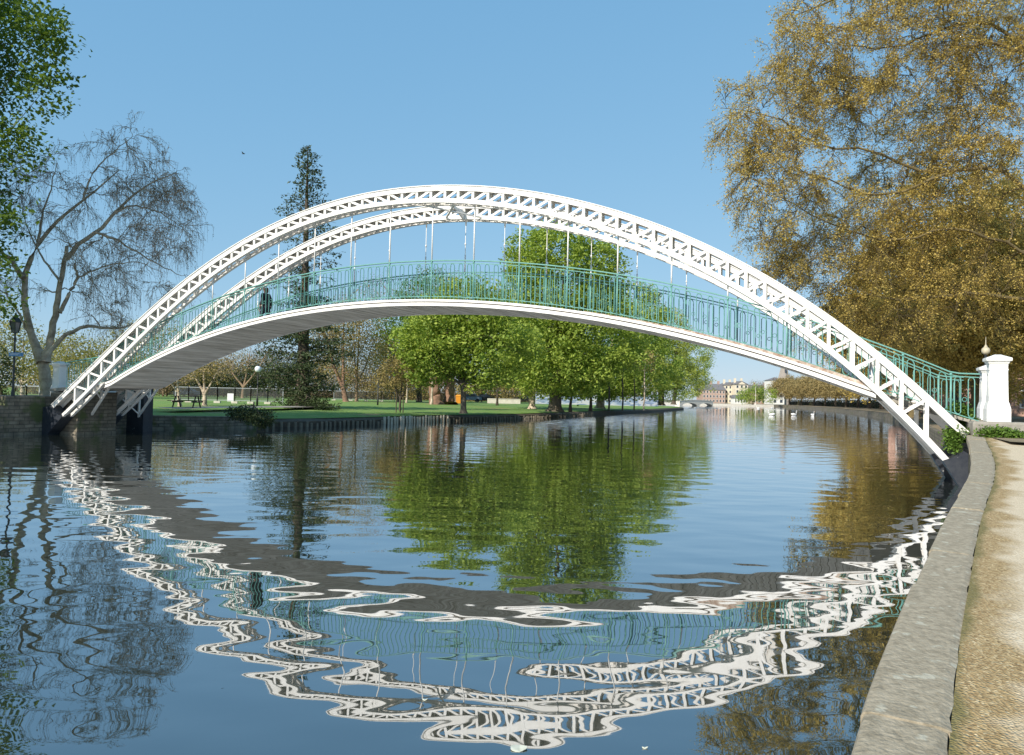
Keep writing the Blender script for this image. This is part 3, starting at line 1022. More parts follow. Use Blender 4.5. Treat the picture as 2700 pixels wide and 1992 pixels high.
# the path: one sheet from the coping outwards
rows = []; acr = []
steps = [0, .12, .3, .5, .7, 1.0, 1.6, 3, 6]
for a, b in zip(inn, out):
    d = Vector((1, -.45, 0)).normalized()
    row = []
    for st in steps:
        p = b + d * st
        row.append((p.x, p.y, b.z - .012))
    rows.append(row); acr.append(steps)
Vp = np.array(rows); nr, nc = Vp.shape[:2]
idx = np.arange(nr * nc).reshape(nr, nc)
Fp = np.stack([idx[:-1, :-1], idx[:-1, 1:], idx[1:, 1:], idx[1:, :-1]], -1).reshape(-1, 4)
path = np_mesh('gravel_path', Vp.reshape(-1, 3), Fp, GRAV)
at_ = path.data.attributes.new('across', 'FLOAT', 'POINT'); at_.data.foreach_set('value', np.array(acr, np.float32).ravel())
tag(path, kind='structure')

# right-hand ground beyond the path and upstream of the bridge
RB = [B(17.7, 3.6, 0)] + [gnd(*p, 0) for p in ((2387, 1117), (2294, 1098), (2200, 1085), (2106, 1077), (2040, 1073.5))]
RB = [Vector((p.x, p.y, 0)) for p in RB]


def sheet(name, m, edge, offs, zs, kind='structure', ddir=None, jitter=0):
    """a ground strip: edge polyline, offset outward along ddir"""
    V = []
    for p in edge:
        for o_, z in zip(offs, zs):
            V.append((p.x + ddir[0] * o_, p.y + ddir[1] * o_, z + (random.uniform(-jitter, jitter) if o_ > 1 else 0)))
    V = np.array(V); nr, nc = len(edge), len(offs)
    idx = np.arange(nr * nc).reshape(nr, nc)
    Fq = np.stack([idx[:-1, :-1], idx[:-1, 1:], idx[1:, 1:], idx[1:, :-1]], -1).reshape(-1, 4)
    o = np_mesh(name, V, Fq, m); tag(o, kind=kind)
    return o


redge = [Vector((out[0].x + 6, out[0].y - 3, 0))] + [Vector((p.x + 5.3, p.y - 2.4, 0)) for p in out[20::12]]
# ground behind the bridge approach, right of the river
e2 = [B(21.3, -2.0, 0), B(18.8, 3.5, 0)] + RB[1:]
e2 = dens([RB[0] + Vector((.35, .2, 0))] + RB[1:], 60)
sheet('bank_ground', DIRT, e2, [0, .4, 3, 12, 60, 900], [.93, .95, 1.05, 1.15, 1.2, 1.3], ddir=(.9, -.43))
e3 = dens([Vector((out[i].x + 5.2, out[i].y - 2.4, 0)) for i in range(0, 140, 8)] + [B(21.4, 1.0, 0), B(21.4, 9.0, 0)], 40)
V = []
for p in e3:
    zb = zright(p.y)
    for o_, z in ((0, zb - .02), (4, zb - .06), (14, zb - .1), (60, 1.15), (900, 1.25)):
        V.append((p.x + .9 * o_, p.y - .43 * o_, z))
V = np.array(V); idx = np.arange(len(e3) * 5).reshape(-1, 5)
Fq = np.stack([idx[:-1, :-1], idx[:-1, 1:], idx[1:, 1:], idx[1:, :-1]], -1).reshape(-1, 4)
tag(np_mesh('park_ground', V, Fq, DIRT), kind='structure')
mb = MB()
mb.add([B(17.3, 3.3, 1.30), B(30, 3.3, 1.30), B(30, 12, 1.05), B(17.9, 12, 1.0)], [(0, 1, 2, 3)])
mb.add([B(17.75, -3, 1.36), B(30, -9, 1.34), B(30, 3.5, 1.34), B(17.75, 3.5, 1.37)], [(0, 1, 2, 3)])
tag(mb.build('approach_ground', DIRT), kind='structure')
mb = MB(); ap_ = [out[-1] + Vector((-.25, -.25, 0)), out[-1] + Vector((7, -4.5, 0)), out[-1] + Vector((11, 0, 0)), out[-1] + Vector((9, 7, 0)), B(19.3, 2.0, 0), B(18.6, -.2, 0), B(17.72, -.35, 0)]
mb.add([Vector((p.x, p.y, 1.374)) for p in ap_], [tuple(range(len(ap_)))]); tag(mb.build('trodden_path', APRON), kind='structure')
mb = MB(); secs = []
for i, p in enumerate(dens(RB, 60)):
    d = Vector((.9, -.43, 0))
    secs.append([p + ZV * -.8, p + d * .05 + ZV * .93, p + d * .45 + ZV * .94, p + d * .45 + ZV * -.8])
mb.sweep(secs); o = mb.build('river_wall', COURSED); tag(o, 'low dark stone river wall running upstream under the row of planes', 'wall')

# ------------------------------------------------------------------ left bank
LBpx = [(0, 1150), (125, 1141), (219, 1135), (331, 1132), (421, 1133), (578, 1131.5), (679, 1127.5), (786, 1127), (1007, 1119), (1137, 1112.5), (1362, 1106.5), (1563, 1095), (1723, 1086.5), (1804, 1080.5)]
LB = [gnd(*p, 0) for p in LBpx]
a0 = LB[0]; dd = (LB[0] - LB[1]).normalized()
tip = LB[-1]
LBF = [a0 + dd * 60, a0 + dd * 25, a0 + dd * 8] + LB + [tip + Vector((1.5, 12, 0)), tip + Vector((-6, 40, 0)), Vector((20, 250, 0)), Vector((40, 330, 0))]
LBd = dens(LBF, 160)


def zleft(d):
    """height of the park lawn at d metres from the water's edge"""
    return .52 + .33 * min(1, d / 14.0) + .15 * min(1, d / 90)


sheet('lawn', LAWN, LBd, [.42, .8, 2, 5, 9, 14, 22, 40, 80, 200, 1500], [.505, .55, .60, .65, .72, .86, .90, .95, 1.0, 1.05, 1.1], ddir=(-.93, .36), jitter=.02)
# bank walls
mb = MB(); secs = []
bw = dens([a0 + dd * 25, a0 + dd * 8] + LB[:7], 60)
for i, p in enumerate(bw):
    h = .95 if i < 30 else .95 - .33 * (i - 30) / 30
    d = Vector((-.93, .36, 0))
    secs.append([p + ZV * -.6, p + d * .08 + ZV * h, p + d * .5 + ZV * (h + .01), p + d * .5 + ZV * -.6])
mb.sweep(secs); o = mb.build('bank_wall', COURSED); tag(o, 'dark coursed stone bank wall left of the timber stakes on the far bank', 'wall')
rv = thing('timber_revetment', 'line of upright timber stakes holding the lawn edge at the water', 'revetment')
rvp = dens(LB[6:], 100)
mb = MB(); secs = []
for p in rvp:
    d = Vector((-.93, .36, 0))
    secs.append([p + d * .10 + ZV * -.5, p + d * .10 + ZV * .33, p + d * .55 + ZV * .50, p + d * .55 + ZV * -.5])
mb.sweep(secs); mb.build('backing_boards', DARKB, rv)
# stakes: dense and tall in one stretch, worn low elsewhere
pts = dens(LB[6:12], 400)
k = 0; acc = 0; last = pts[0]; rest = MB()
for i, p in enumerate(pts[1:]):
    acc += (p - last).length; last = p
    if acc > .42:
        acc = 0
        tall = 72 < i < 138
        mb = MB()
        h = random.uniform(.42, .56) if tall else random.uniform(.20, .36)
        r = random.uniform(.07, .10)
        x = p + Vector((.08, -.03, 0)) + Vector((random.uniform(-.04, .04), random.uniform(-.04, .04), 0))
        lean = Vector((random.uniform(-.03, .03), random.uniform(-.03, .03), 0))
        mb.tube([x + ZV * -.5, x + ZV * (h - .05) + lean, x + ZV * h + lean], [r, r, r * .8], 7)
        if k < 99:
            mb.build('stake', WOOD if tall else WETWOOD, rv); k += 1
        else:
            rest.f += [tuple(j + len(rest.v) for j in f) for f in mb.f]; rest.v += mb.v
if rest.v:
    o = rest.build('worn_stakes', WETWOOD, rv); o['kind'] = 'stuff'
# park path strip
pp = [at(470, 1074, 47), at(600, 1070, 52), at(760, 1066, 58), at(900, 1063, 66)]
mb = MB(); secs = []
for p in dens([Vector((p.x, p.y, 0)) for p in pp], 24):
    d = Vector((-.9, .43, 0))
    secs.append([Vector((p.x, p.y, .955)), Vector((p.x + d.x * 2.2, p.y + d.y * 2.2, .985))])
mb.sweep(secs, cap=False, closed=False); tag(mb.build('park_path', PATHM), kind='structure')

# far ground closing the view
mb = MB()
mb.add([(-1500, 330, 1.0), (40, 330, .9), (62, 345, .9), (128, 352, .9), (150, 345, .95), (1500, 320, 1.2), (3500, 5000, 1.4), (-3500, 5000, 1.4)], [tuple(range(8))])
tag(mb.build('far_ground', FARG), kind='structure')
mb = MB()
mb.sweep([[Vector((x, y, -.5)), Vector((x, y, .95)), Vector((x, y + .6, .95)), Vector((x, y + .6, -.5))] for x, y in ((38, 329.5), (62, 344.5), (128, 351.5), (150, 344.5))])
tag(mb.build('river_wall', PALEST), 'pale stone river wall closing the far end of the water', 'wall')

# ------------------------------------------------------------------ water
def water_mat():
    m = bpy.data.materials.new('river_water'); m.use_nodes = True
    nt = m.node_tree; nt.nodes.clear(); N = nt.nodes.new; L = nt.links.new
    out_ = N('ShaderNodeOutputMaterial')
    tc = N('ShaderNodeTexCoord')
    def wave(scale, dist, detail, rot, sx, prev=None, distort=0.0, ruffle=None):
        mp = N('ShaderNodeMapping'); mp.inputs['Scale'].default_value = (scale * sx, scale, scale); mp.inputs['Rotation'].default_value = (0, 0, rot)
        n = N('ShaderNodeTexNoise'); n.inputs['Scale'].default_value = 1; n.inputs['Detail'].default_value = detail; n.inputs['Roughness'].default_value = .45
        n.inputs['Distortion'].default_value = distort
        L(tc.outputs['Object'], mp.inputs[0]); L(mp.outputs[0], n.inputs['Vector'])
        b = N('ShaderNodeBump'); b.inputs['Strength'].default_value = 1; b.inputs['Distance'].default_value = dist
        L(n.outputs['Fac'], b.inputs['Height'])
        if prev is not None: L(prev, b.inputs['Normal'])
        if ruffle: L(ruffle, b.inputs['Distance'])
        return b.outputs[0]
    # small ripples live out in the open reach, the water by the near bank is sheltered
    sx_ = N('ShaderNodeSeparateXYZ'); L(tc.outputs['Object'], sx_.inputs[0])
    rf = N('ShaderNodeMapRange'); rf.inputs[1].default_value = 9; rf.inputs[2].default_value = 30; rf.inputs[3].default_value = .00003; rf.inputs[4].default_value = .0009
    L(sx_.outputs[1], rf.inputs[0])
    n1 = wave(1.25, .0160, .8, .25, .65)
    n2 = wave(2.8, .0024, .8, -.3, .6, n1)
    n3 = wave(8.0, .00055, 1.0, .1, .7, n2, 0.0, rf.outputs[0])
    fr = N('ShaderNodeFresnel'); fr.inputs['IOR'].default_value = 1.45; L(n3, fr.inputs['Normal'])
    pw = N('ShaderNodeMath'); pw.operation = 'POWER'; pw.inputs[1].default_value = .45; L(fr.outputs[0], pw.inputs[0])
    g = N('ShaderNodeBsdfGlossy'); g.inputs['Roughness'].default_value = .012; g.inputs['Color'].default_value = (.96, .97, 1, 1); L(n3, g.inputs['Normal'])
    d = N('ShaderNodeBsdfDiffuse'); d.inputs['Color'].default_value = (.020, .026, .017, 1)
    mx = N('ShaderNodeMixShader'); L(pw.outputs[0], mx.inputs[0]); L(d.outputs[0], mx.inputs[1]); L(g.outputs[0], mx.inputs[2])
    L(mx.outputs[0], out_.inputs[0])
    return m


mb = MB(); mb.add([(-900, -300, 0), (900, -300, 0), (900, 420, 0), (-900, 420, 0)], [(0, 1, 2, 3)])
tag(mb.build('river_water', water_mat()), kind='structure')
mb = MB(); mb.add([(-900, -300, -1.4), (900, -300, -1.4), (900, 420, -1.4), (-900, 420, -1.4)], [(0, 1, 2, 3)])
tag(mb.build('river_bed', DIRT), kind='structure')
# ------------------------------------------------------------------ trees
def V3(p):
    return np.array(tuple(p))


def tree(name, label, base, trunk_r, limbs, blobs, leafm, barkm, n_cl, per, cl_r, lsize, n_br=120, n_fine=0, shell=.5, group=None, cat='tree',
         flat=.7, sag=.05, under=.6, hang=0.0, aspect=.62, kmain=6, lo=None, root_flare=True, fine_r=.012, up=.5):
    b = Vector(base)
    t = thing(name, label, cat, group, b)
    off = V3(b)
    sk = Skel()
    for L_ in limbs:
        pts, r0, r1 = L_
        sk.limb([Vector(p) - b for p in pts], r0, r1)
    bl = [(V3(Vector(c) - b), r) for c, r in blobs]
    P, ct, C = clumps(bl, n_cl, per, cl_r, shell, flat, lo=None if lo is None else lo - b.z)
    if n_br:
        k = rng.choice(len(C), min(n_br, len(C)), replace=False)
        ctr = np.array([x[0] for x in bl]); 
        sk.reach(C[k] * .92 + sk.N[:1].mean(0) * 0, trunk_r * .32, fine_r * 1.3, k=7, sag=sag, under=under, sides=5)
    if n_fine:
        k = rng.choice(len(C), min(n_fine, len(C)), replace=False)
        sk.reach(C[k], fine_r * 2.4, fine_r * .8, k=5, sag=sag * .5, under=under * .4, sides=3)
    sk.mesh('trunk', barkm, t)
    leaves('crown', P, lsize, leafm, t, clump_tint=ct, hang=hang, aspect=aspect, up=up)
    return t


def ell(px, py, Y, r, ry=None, rz=None):
    return (at(px, py, Y), (r, ry or r, rz or r))


ROW_G = 'horse chestnuts along the far lawn'


def trunk_to(base, top, lean=0.0):
    m_ = (Vector(base) + Vector(top)) / 2 + Vector((lean, 0, 0))
    return [Vector(base) - ZV * .15, Vector(base) * .7 + m_ * .3, m_, Vector(top)]


def chest(label, bpx, Y, blobs, r, n_cl, top_frac=.55, leafm=CHEST, size=.30, split=None, barkm=BARK, per=26):
    b = gnd(*bpx, .85); k_ = b.y / Y; E_ = Vector((0, 0, EYE))
    blobs = [(E_ + (Vector(c) - E_) * k_, tuple(q * k_ for q in rr)) for c, rr in blobs]
    r *= .72 * k_ ** .7; size *= k_ ** .5
    cs = sorted(blobs, key=lambda x: -x[1][2])
    c0 = sum((Vector(x[0]) for x in blobs), Vector((0, 0, 0))) / len(blobs)
    fork = Vector((b.x + (c0.x - b.x) * .12, b.y, b.z + max(1.6, (c0.z - b.z) * .42)))
    limbs = [(trunk_to(b, fork), r, r * .8)]
    for x in blobs:
        c = Vector(x[0])
        limbs.append(([fork - ZV * .2, fork * .55 + c * .45 + Vector((0, 0, -.3)), c + ZV * (x[1][2] * .55)], r * .55, r * .10))
    return tree('horse_chestnut', label, b, r, limbs, blobs, leafm, barkm, int(n_cl * 1.15), per, .36 * k_ ** .7, size, n_br=70, shell=.55, group=ROW_G, lo=b.z + 1.4)


chest('slim pale-trunked chestnut nearest the water, left end of the green row', (1222, 1086), 66,
      [ell(1170, 900, 66, 4.0, 4, 3.6), ell(1290, 930, 66, 4.2, 4, 3.4), ell(1235, 835, 67, 4.2, 4, 3.4), ell(1130, 950, 66, 2.4, 2.6, 2.4)], .36, 950)
chest('tallest chestnut, rising behind the bridge railing above its own flared trunk', (1463, 1082), 69,
      [ell(1490, 745, 69, 4.9, 4.6, 5.2), ell(1430, 900, 68, 5.0, 4.6, 4.4), ell(1560, 890, 69, 5.2, 4.6, 4.6), ell(1490, 985, 67, 4.4, 3.6, 2.6), ell(1400, 690, 70, 2.6, 2.6, 3), ell(1580, 720, 70, 2.8, 2.6, 3)], .85, 1900, barkm=BARK)
chest('chestnut with a light and a dark stem, just left of the flared trunk', (1403, 1075), 82,
      [ell(1370, 905, 82, 5.0, 5, 4.6), ell(1410, 980, 81, 4.0, 4, 2.8), ell(1330, 850, 84, 4.4, 4, 4)], .5, 800, barkm=BIRCHB, leafm=CHEST2)
chest('chestnut with a thick pale trunk right of the flared one', (1582, 1075), 80,
      [ell(1625, 890, 80, 5.2, 5, 4.6), ell(1600, 985, 78, 4.4, 4, 2.7), ell(1680, 850, 82, 4.2, 4, 4.2), ell(1690, 975, 80, 4.0, 4, 3.0), ell(1620, 1002, 77, 3.6, 3.4, 2.0), ell(1540, 1000, 78, 3, 3, 2.0)], .7, 1200, barkm=BIRCHB)
chest('chestnut leaning over the water at the right end of the green row', (1742, 1068), 106,
      [ell(1735, 940, 106, 5.2, 5, 5), ell(1792, 945, 106, 4.2, 4, 4.6), ell(1790, 1008, 104, 4.6, 4, 2.6), ell(1700, 998, 104, 4.6, 4, 2.8), ell(1755, 880, 108, 4.2, 4, 3.6)], .8, 1150, barkm=DARKB, leafm=CHEST2)
chest('far chestnut glimpsed past the right end of the green row', (1776, 1066), 124,
      [ell(1815, 950, 124, 4.4, 4, 4.6), ell(1800, 1006, 124, 4.4, 4, 3.0)], .6, 420, barkm=DARKB)
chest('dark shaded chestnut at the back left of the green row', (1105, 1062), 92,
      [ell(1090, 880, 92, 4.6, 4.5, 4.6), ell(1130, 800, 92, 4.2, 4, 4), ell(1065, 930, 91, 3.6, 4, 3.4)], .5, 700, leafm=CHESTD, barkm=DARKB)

# big chestnut on the left, its trunk outside the frame
b = Vector((-27.5, 32.5, 1.0))
lb = [((x_ - 1.25, y_, z_), r_) for (x_, y_, z_), r_ in [((-27.0, 32.5, 11.5), (6.2, 6, 5.5)), ((-25.8, 32, 16.0), (5.7, 5.6, 4.8)), ((-26.4, 33, 21.0), (6.0, 5.6, 4.6)), ((-25.2, 31.5, 18.5), (4.6, 4.4, 4)), ((-25.4, 31.5, 8.2), (4.1, 3.4, 2.4)), ((-25.0, 31.2, 5.4), (3.2, 2.6, 2.4)), ((-30, 35, 14), (6, 6, 7))]] + [ell(15, 590, 31, .95, .9, .75), ell(5, 700, 31.5, .7, .7, .9), ell(12, 800, 31.5, .55, .6, .45), ell(120, 235, 31.5, 1.0, 1, 1.2), ell(100, 90, 31.5, 1.2, 1, 1.2), ell(60, 380, 31.5, 1.0, 1, 1.2)]
limbs = [([b - ZV * .2, Vector((-27.4, 32.5, 4)), Vector((-27.2, 32.5, 8))], .55, .42)]
for c, r_ in lb:
    big = r_[0] > 2
    limbs.append(([Vector((-27.3, 32.5, 6 if c[2] > 7 else 4)), Vector((-27.2, 32.5, 6)) * .5 + Vector(c) * .5, Vector(c) + Vector((.4, 0, .6)) * (1 if big else .2)], .24 if big else .05, .03 if big else .008))
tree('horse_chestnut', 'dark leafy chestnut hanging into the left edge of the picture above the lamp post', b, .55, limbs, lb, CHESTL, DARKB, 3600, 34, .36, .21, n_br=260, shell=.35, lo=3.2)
# weeping birch
Yb = 38.5
def PX(L_, Y=Yb):
    return [at(x, y, Y) for x, y in L_]


bb = at(123, 1045, Yb); bb.z = 1.0
bl = [ell(160, 560, Yb, 2.6, 3, 2.6), ell(300, 470, Yb, 2.6, 3, 2.5), ell(400, 470, Yb, 1.9, 2.4, 2.2), ell(90, 500, Yb, 1.6, 2, 2.4), ell(380, 620, Yb, 2.2, 2.6, 2.6), ell(240, 700, Yb, 2.6, 3, 2.4), ell(60, 700, Yb, 1.7, 2, 2.6), ell(440, 740, Yb, 1.4, 2, 2.2), ell(300, 840, Yb, 1.8, 2.4, 1.4), ell(350, 380, Yb, 1.6, 2, 1.0), ell(460, 560, Yb, 1.3, 1.8, 2.2)]
bt = thing('weeping_birch', 'bare weeping birch with pale forked trunk behind the left end of the bridge', 'tree', loc=bb)
sk = Skel()
def lim(L_, r0, r1, Y=Yb, k=16):
    P = [at(x, y, Y + i * .1) - bb for i, (x, y) in enumerate(L_)]
    if L_[0][1] > 1030:
        P[0].z = -.2
    sk.limb(P, r0, r1, k, .025)


lim([(123, 1045), (122, 1000), (112, 950)], .30, .27)
lim([(112, 955), (84, 892), (63, 800), (63, 726), (84, 680), (100, 639), (133, 599), (220, 526), (280, 480), (313, 450)], .20, .025)
lim([(63, 735), (35, 695), (7, 666), (-30, 640)], .14, .05)
lim([(118, 955), (125, 930), (140, 859), (160, 746), (172, 690), (176, 650)], .20, .09)
lim([(172, 685), (200, 650), (253, 613), (300, 566), (373, 493), (430, 470), (466, 455)], .13, .02)
lim([(158, 825), (185, 770), (206, 732), (196, 700)], .11, .05)
lim([(300, 566), (350, 540), (420, 560), (480, 600)], .06, .015)
lim([(253, 613), (320, 640), (420, 700), (480, 728)], .07, .015)
lim([(122, 940), (143, 912), (200, 866), (233, 859), (320, 869), (353, 852), (380, 842)], .13, .03)
lim([(100, 639), (112, 560), (140, 480), (150, 430)], .07, .015)
lim([(160, 746), (110, 680), (80, 620), (60, 560)], .07, .015)
lim([(206, 732), (280, 700), (370, 690), (430, 720)], .05, .012)
lim([(220, 526), (240, 460), (310, 390), (350, 360)], .06, .012)
lim([(84, 892), (50, 830), (20, 780), (-10, 760)], .08, .02)
bl2 = [(V3(Vector(c) - bb), r) for c, r in bl]
P, ct, C = clumps([(c, np.array(r) * .86) for c, r in bl2], 150, 1, .01, .25)
sk.reach(C, .045, .012, k=8, sag=.10, under=.3, sides=4, wob=.10)
k1, s1, P1 = sk.fan((8, 4), 6, 1.15, .62, .05, .014, .006, k=6, sides=3)
k2, s2, P2 = sk.fan((6, 3), 6, .62, .7, .35, .0085, .0045, k=5, sides=3, first=s1)
sk.mesh('trunk', BIRCHB, bt)
tipp = P2[rng.choice(len(P2), 2400, replace=False)][:, -1, :]
tp = twigs('hanging_twigs', tipp, .5, 1.6, .0065, TWIG, bt, k=4, spread=.45)
lp = np.concatenate([tp[:, 1:, :].reshape(-1, 3), P2[:, 2:, :].reshape(-1, 3)])
lp = lp[rng.random(len(lp)) < .45]
leaves('catkins', lp + rng.normal(0, .025, lp.shape), .075, BUD, bt, aspect=.5, hang=1.0)

# tall slim conifer
Yc = 66.0
cb = at(797, 1068, Yc); cb.z = .9
ctop = at(812, 386, Yc)
H = ctop.z - cb.z
ct_ = thing('dawn_redwood', 'tall slim dark conifer with a straight trunk behind the left half of the bridge', 'tree', loc=cb)
sk = Skel()
ax = lambda q: Vector(((ctop.x - cb.x) * q, 0, H * q))
sk.limb([ax(0) - ZV * .2, ax(.25), ax(.5), ax(.75), ax(1)], .62, .03, 24)
leafP = []; polys = []
nb2 = 250
for i in range(nb2):
    q = .05 + .95 * (i + random.random()) / nb2
    a = random.uniform(0, 2 * math.pi)
    wd = (.205 * H * max(.0, 1 - q) ** .56 + .12) * random.uniform(.6, 1.12)
    if q < .08: wd *= .8
    if .30 < q < .52: wd *= random.uniform(.5, 1.0)
    o_ = ax(q)
    d = Vector((math.cos(a), math.sin(a), 0))
    rise = .30 if q > .5 else .10
    pts = [o_, o_ + d * wd * .4 + ZV * (wd * rise * .6), o_ + d * wd * .75 + ZV * (wd * rise * .7), o_ + d * wd + ZV * (wd * rise * .62)]
    P = resample(pts, 6)
    sk.polys.setdefault((6, 4), []).append((P, np.linspace(.045 * (1.1 - q), .010, 6)))
    dens_ = 16 if q < .42 else 5
    m_ = int(dens_ * wd) + 6
    u_ = rng.random(m_) ** .75
    pos = np.stack([np.interp(u_ * .9 + .1, np.linspace(0, 1, 6), P[:, j]) for j in range(3)], 1)
    side = np.array([-d.y, d.x, 0])
    pos += side * rng.normal(0, .13 * wd + .05, (m_, 1)) + rng.normal(0, .12, (m_, 3)) - np.array([0, 0, .12])
    leafP.append(pos)
sk.mesh('trunk', DARKB, ct_)
LP = np.concatenate(leafP)
LP = np.repeat(LP, 2, 0) + rng.normal(0, .09, (len(LP) * 2, 3))
leaves('crown', LP, .25, CONIF, ct_, aspect=.5, hang=.3)

# large London planes on the right bank
def plane_tree(label, base, limbs, blobs, r, n_sec, n_ter, n_cl, per, lsize, tw=5, clr=.10, shell=.15, twl=1.0, barkm=PLANEB, leafm=PLANEL, drop=.9):
    b = Vector(base)
    t = thing('plane_tree', label, 'tree', 'plane trees of the right bank', b)
    sk = Skel()
    for pts, r0, r1 in limbs:
        sk.limb([Vector(p) - b for p in pts], r0, r1, 18, .05)
    limbN = sk.N[:sk.n][(sk.R[:sk.n] < r * .5)].copy()
    bl = [(V3(Vector(c) - b), r_) for c, r_ in blobs]
    P, ct, C = clumps([(c, np.array(r_) * .86) for c, r_ in bl], n_sec, 1, .01, shell)
    sk.reach(C, .085, .016, k=8, sag=.08, under=.25, sides=5, wob=.12)
    k1, s1, P1 = sk.fan((8, 5), n_ter, 1.7 * twl, .62, .10, .020, .008, k=6, sides=3)
    k2, s2, P2 = sk.fan((6, 3), tw, .85 * twl, .75, drop * .55, .0095, .005, k=4, sides=3, first=s1)
    sk.mesh('trunk', barkm, t)
    lp = P2[:, 1:, :].reshape(-1, 3)
    lp = lp[rng.random(len(lp)) < n_cl]
    if len(limbN):      # short budding shoots sitting on the limbs themselves
        lp = np.concatenate([lp, limbN[rng.integers(0, len(limbN), len(limbN) * 5)] + rng.normal(0, .17, (len(limbN) * 5, 3))])
    tint = rng.random(len(lp))
    PP = (lp[:, None, :] + rng.normal(size=(len(lp), per, 3)) * clr).reshape(-1, 3)
    leaves('crown', PP, lsize, leafm, t, clump_tint=np.repeat(tint, per), hang=.5, aspect=.7)
    return t


Y1 = 42.0
pb = Vector((31.2, 44.0, 1.3))
PL = lambda L_, Y=Y1: [at(x, y, Y) for x, y in L_]
limbs1 = [([pb - ZV * .2, at(2790, 900, 44), at(2790, 700, 44), at(2785, 480, 44), at(2770, 200, 44), at(2730, -60, 44), at(2670, -350, 44)], .62, .22),
          (PL([(2785, 560), (2690, 487), (2643, 449), (2563, 436), (2499, 458), (2414, 449), (2313, 407), (2287, 386), (2160, 394), (2130, 373), (2097, 343), (2054, 313), (1990, 290), (1900, 285)], 41.5), .13, .015),
          (PL([(2765, 190), (2643, 80), (2575, 51), (2529, 64), (2457, 85), (2406, 106), (2330, 130), (2240, 120), (2150, 110)], 42), .12, .015),
          (PL([(2765, 160), (2600, 110), (2520, 130), (2450, 200), (2380, 300), (2300, 330)], 40), .10, .02),
          (PL([(2785, 700), (2600, 620), (2500, 600), (2350, 640), (2200, 600), (2100, 540), (2010, 500)], 41), .10, .015),
          (PL([(2785, 800), (2560, 770), (2400, 790), (2280, 780), (2200, 740)], 42), .12, .02),
          (PL([(2499, 458), (2400, 500), (2300, 520), (2200, 480), (2080, 440)], 40), .09, .02),
          (PL([(2730, -60), (2500, -120), (2350, -60), (2200, 0), (2100, 40)], 42), .2, .03)]
bl1 = [ell(2080, 330, 41, 3.6, 3.6, 3.0), ell(1975, 300, 40.5, 2.3, 2.6, 2.0), ell(2040, 480, 40, 3.2, 3.2, 3.0), ell(1960, 430, 40, 1.6, 2, 1.7), ell(2150, 110, 41, 3.2, 3.2, 3.2), ell(2260, 200, 42, 4.6, 4.6, 4.4), ell(2180, 640, 42, 4.4, 4, 3.6),
       ell(2340, 830, 44, 4.6, 4, 3.0), ell(2420, 500, 44, 6.2, 5, 5), ell(2600, 300, 43, 5.5, 5.5, 6), ell(2560, 720, 45, 5.5, 5, 4.4), ell(2330, 650, 43, 4.4, 4, 4), ell(2450, 50, 42, 6, 5, 5), ell(2350, -150, 42, 6, 5, 4), ell(2650, 0, 42, 6, 5, 6), ell(2180, 800, 44, 2.6, 2.6, 2.2), ell(2090, 690, 43, 2.0, 2.2, 2.0)]
plane_tree('huge budding plane tree whose mossy limbs reach left above the bridge end', pb, limbs1, bl1, .62, 700, 6, .62, 5, .098, tw=6, clr=.10)
# planes standing behind: brown mass in shade low on the right
def back_plane(label, x, y, blobs, n, r=.45, size=.19, seed=0):
    b = Vector((x, y, 1.2))
    top = Vector((x, y, 9.5))
    limbs = [([b - ZV * .2, Vector((x + .1, y, 3.5)), Vector((x - .1, y, 6)), top], r, r * .4)]
    for c, r_ in blobs:
        limbs.append(([Vector((x, y, 4.6)), Vector((x, y, 5.2)) * .5 + Vector(c) * .5, Vector(c)], r * .42, .05))
    return plane_tree(label, b, limbs, blobs, r, n // 22, 6, .9, 6, size, tw=4, clr=.16, shell=.3, barkm=PLANEB, twl=1.25)


back_plane('plane with a bare pale trunk seen through the right-hand railing', 34.5, 57, [ell(2570, 850, 56, 6, 5, 4.5), ell(2430, 880, 56, 5.5, 5, 3.8), ell(2680, 800, 57, 6, 5, 6), ell(2560, 650, 57, 7, 6, 7), ell(2350, 900, 58, 4.6, 4.6, 3.0)], 6500)
back_plane('plane standing behind the right-hand end of the lattice arch', 40, 76, [ell(2420, 900, 75, 6.5, 6, 4.5), ell(2300, 900, 76, 5.5, 5, 4.5), ell(2400, 750, 76, 7, 6, 6), ell(2250, 850, 78, 4, 4, 4)], 4600, size=.23)
back_plane('plane whose crown fills the gap above the far pillar cap', 47, 66, [ell(2690, 850, 66, 8, 7, 6), ell(2640, 700, 66, 8, 7, 7), ell(2540, 900, 66, 5, 5, 3.6)], 4600, size=.22)
b3 = Vector((25.5, 25.5, 1.3))
plane_tree('nearer plane just outside the right edge of the picture', b3, [([b3, Vector((25.6, 25.6, 6)), Vector((25.5, 25.8, 14)), Vector((25, 26, 22))], .55, .15)] +
           [([Vector((25.5, 25.6, z)), Vector((22.5, 26.5, z + 2.5)), Vector((19.8, 27.5, z + 3.5))], .14, .03) for z in (9.5, 13)],
           [((22.8, 27, 15.5), (2.8, 2.8, 3.0)), ((25, 26, 19), (4, 4, 4)), ((27, 24, 13), (4.5, 4, 4))], .55, 90, 6, .8, 5, .105, tw=5, clr=.085)

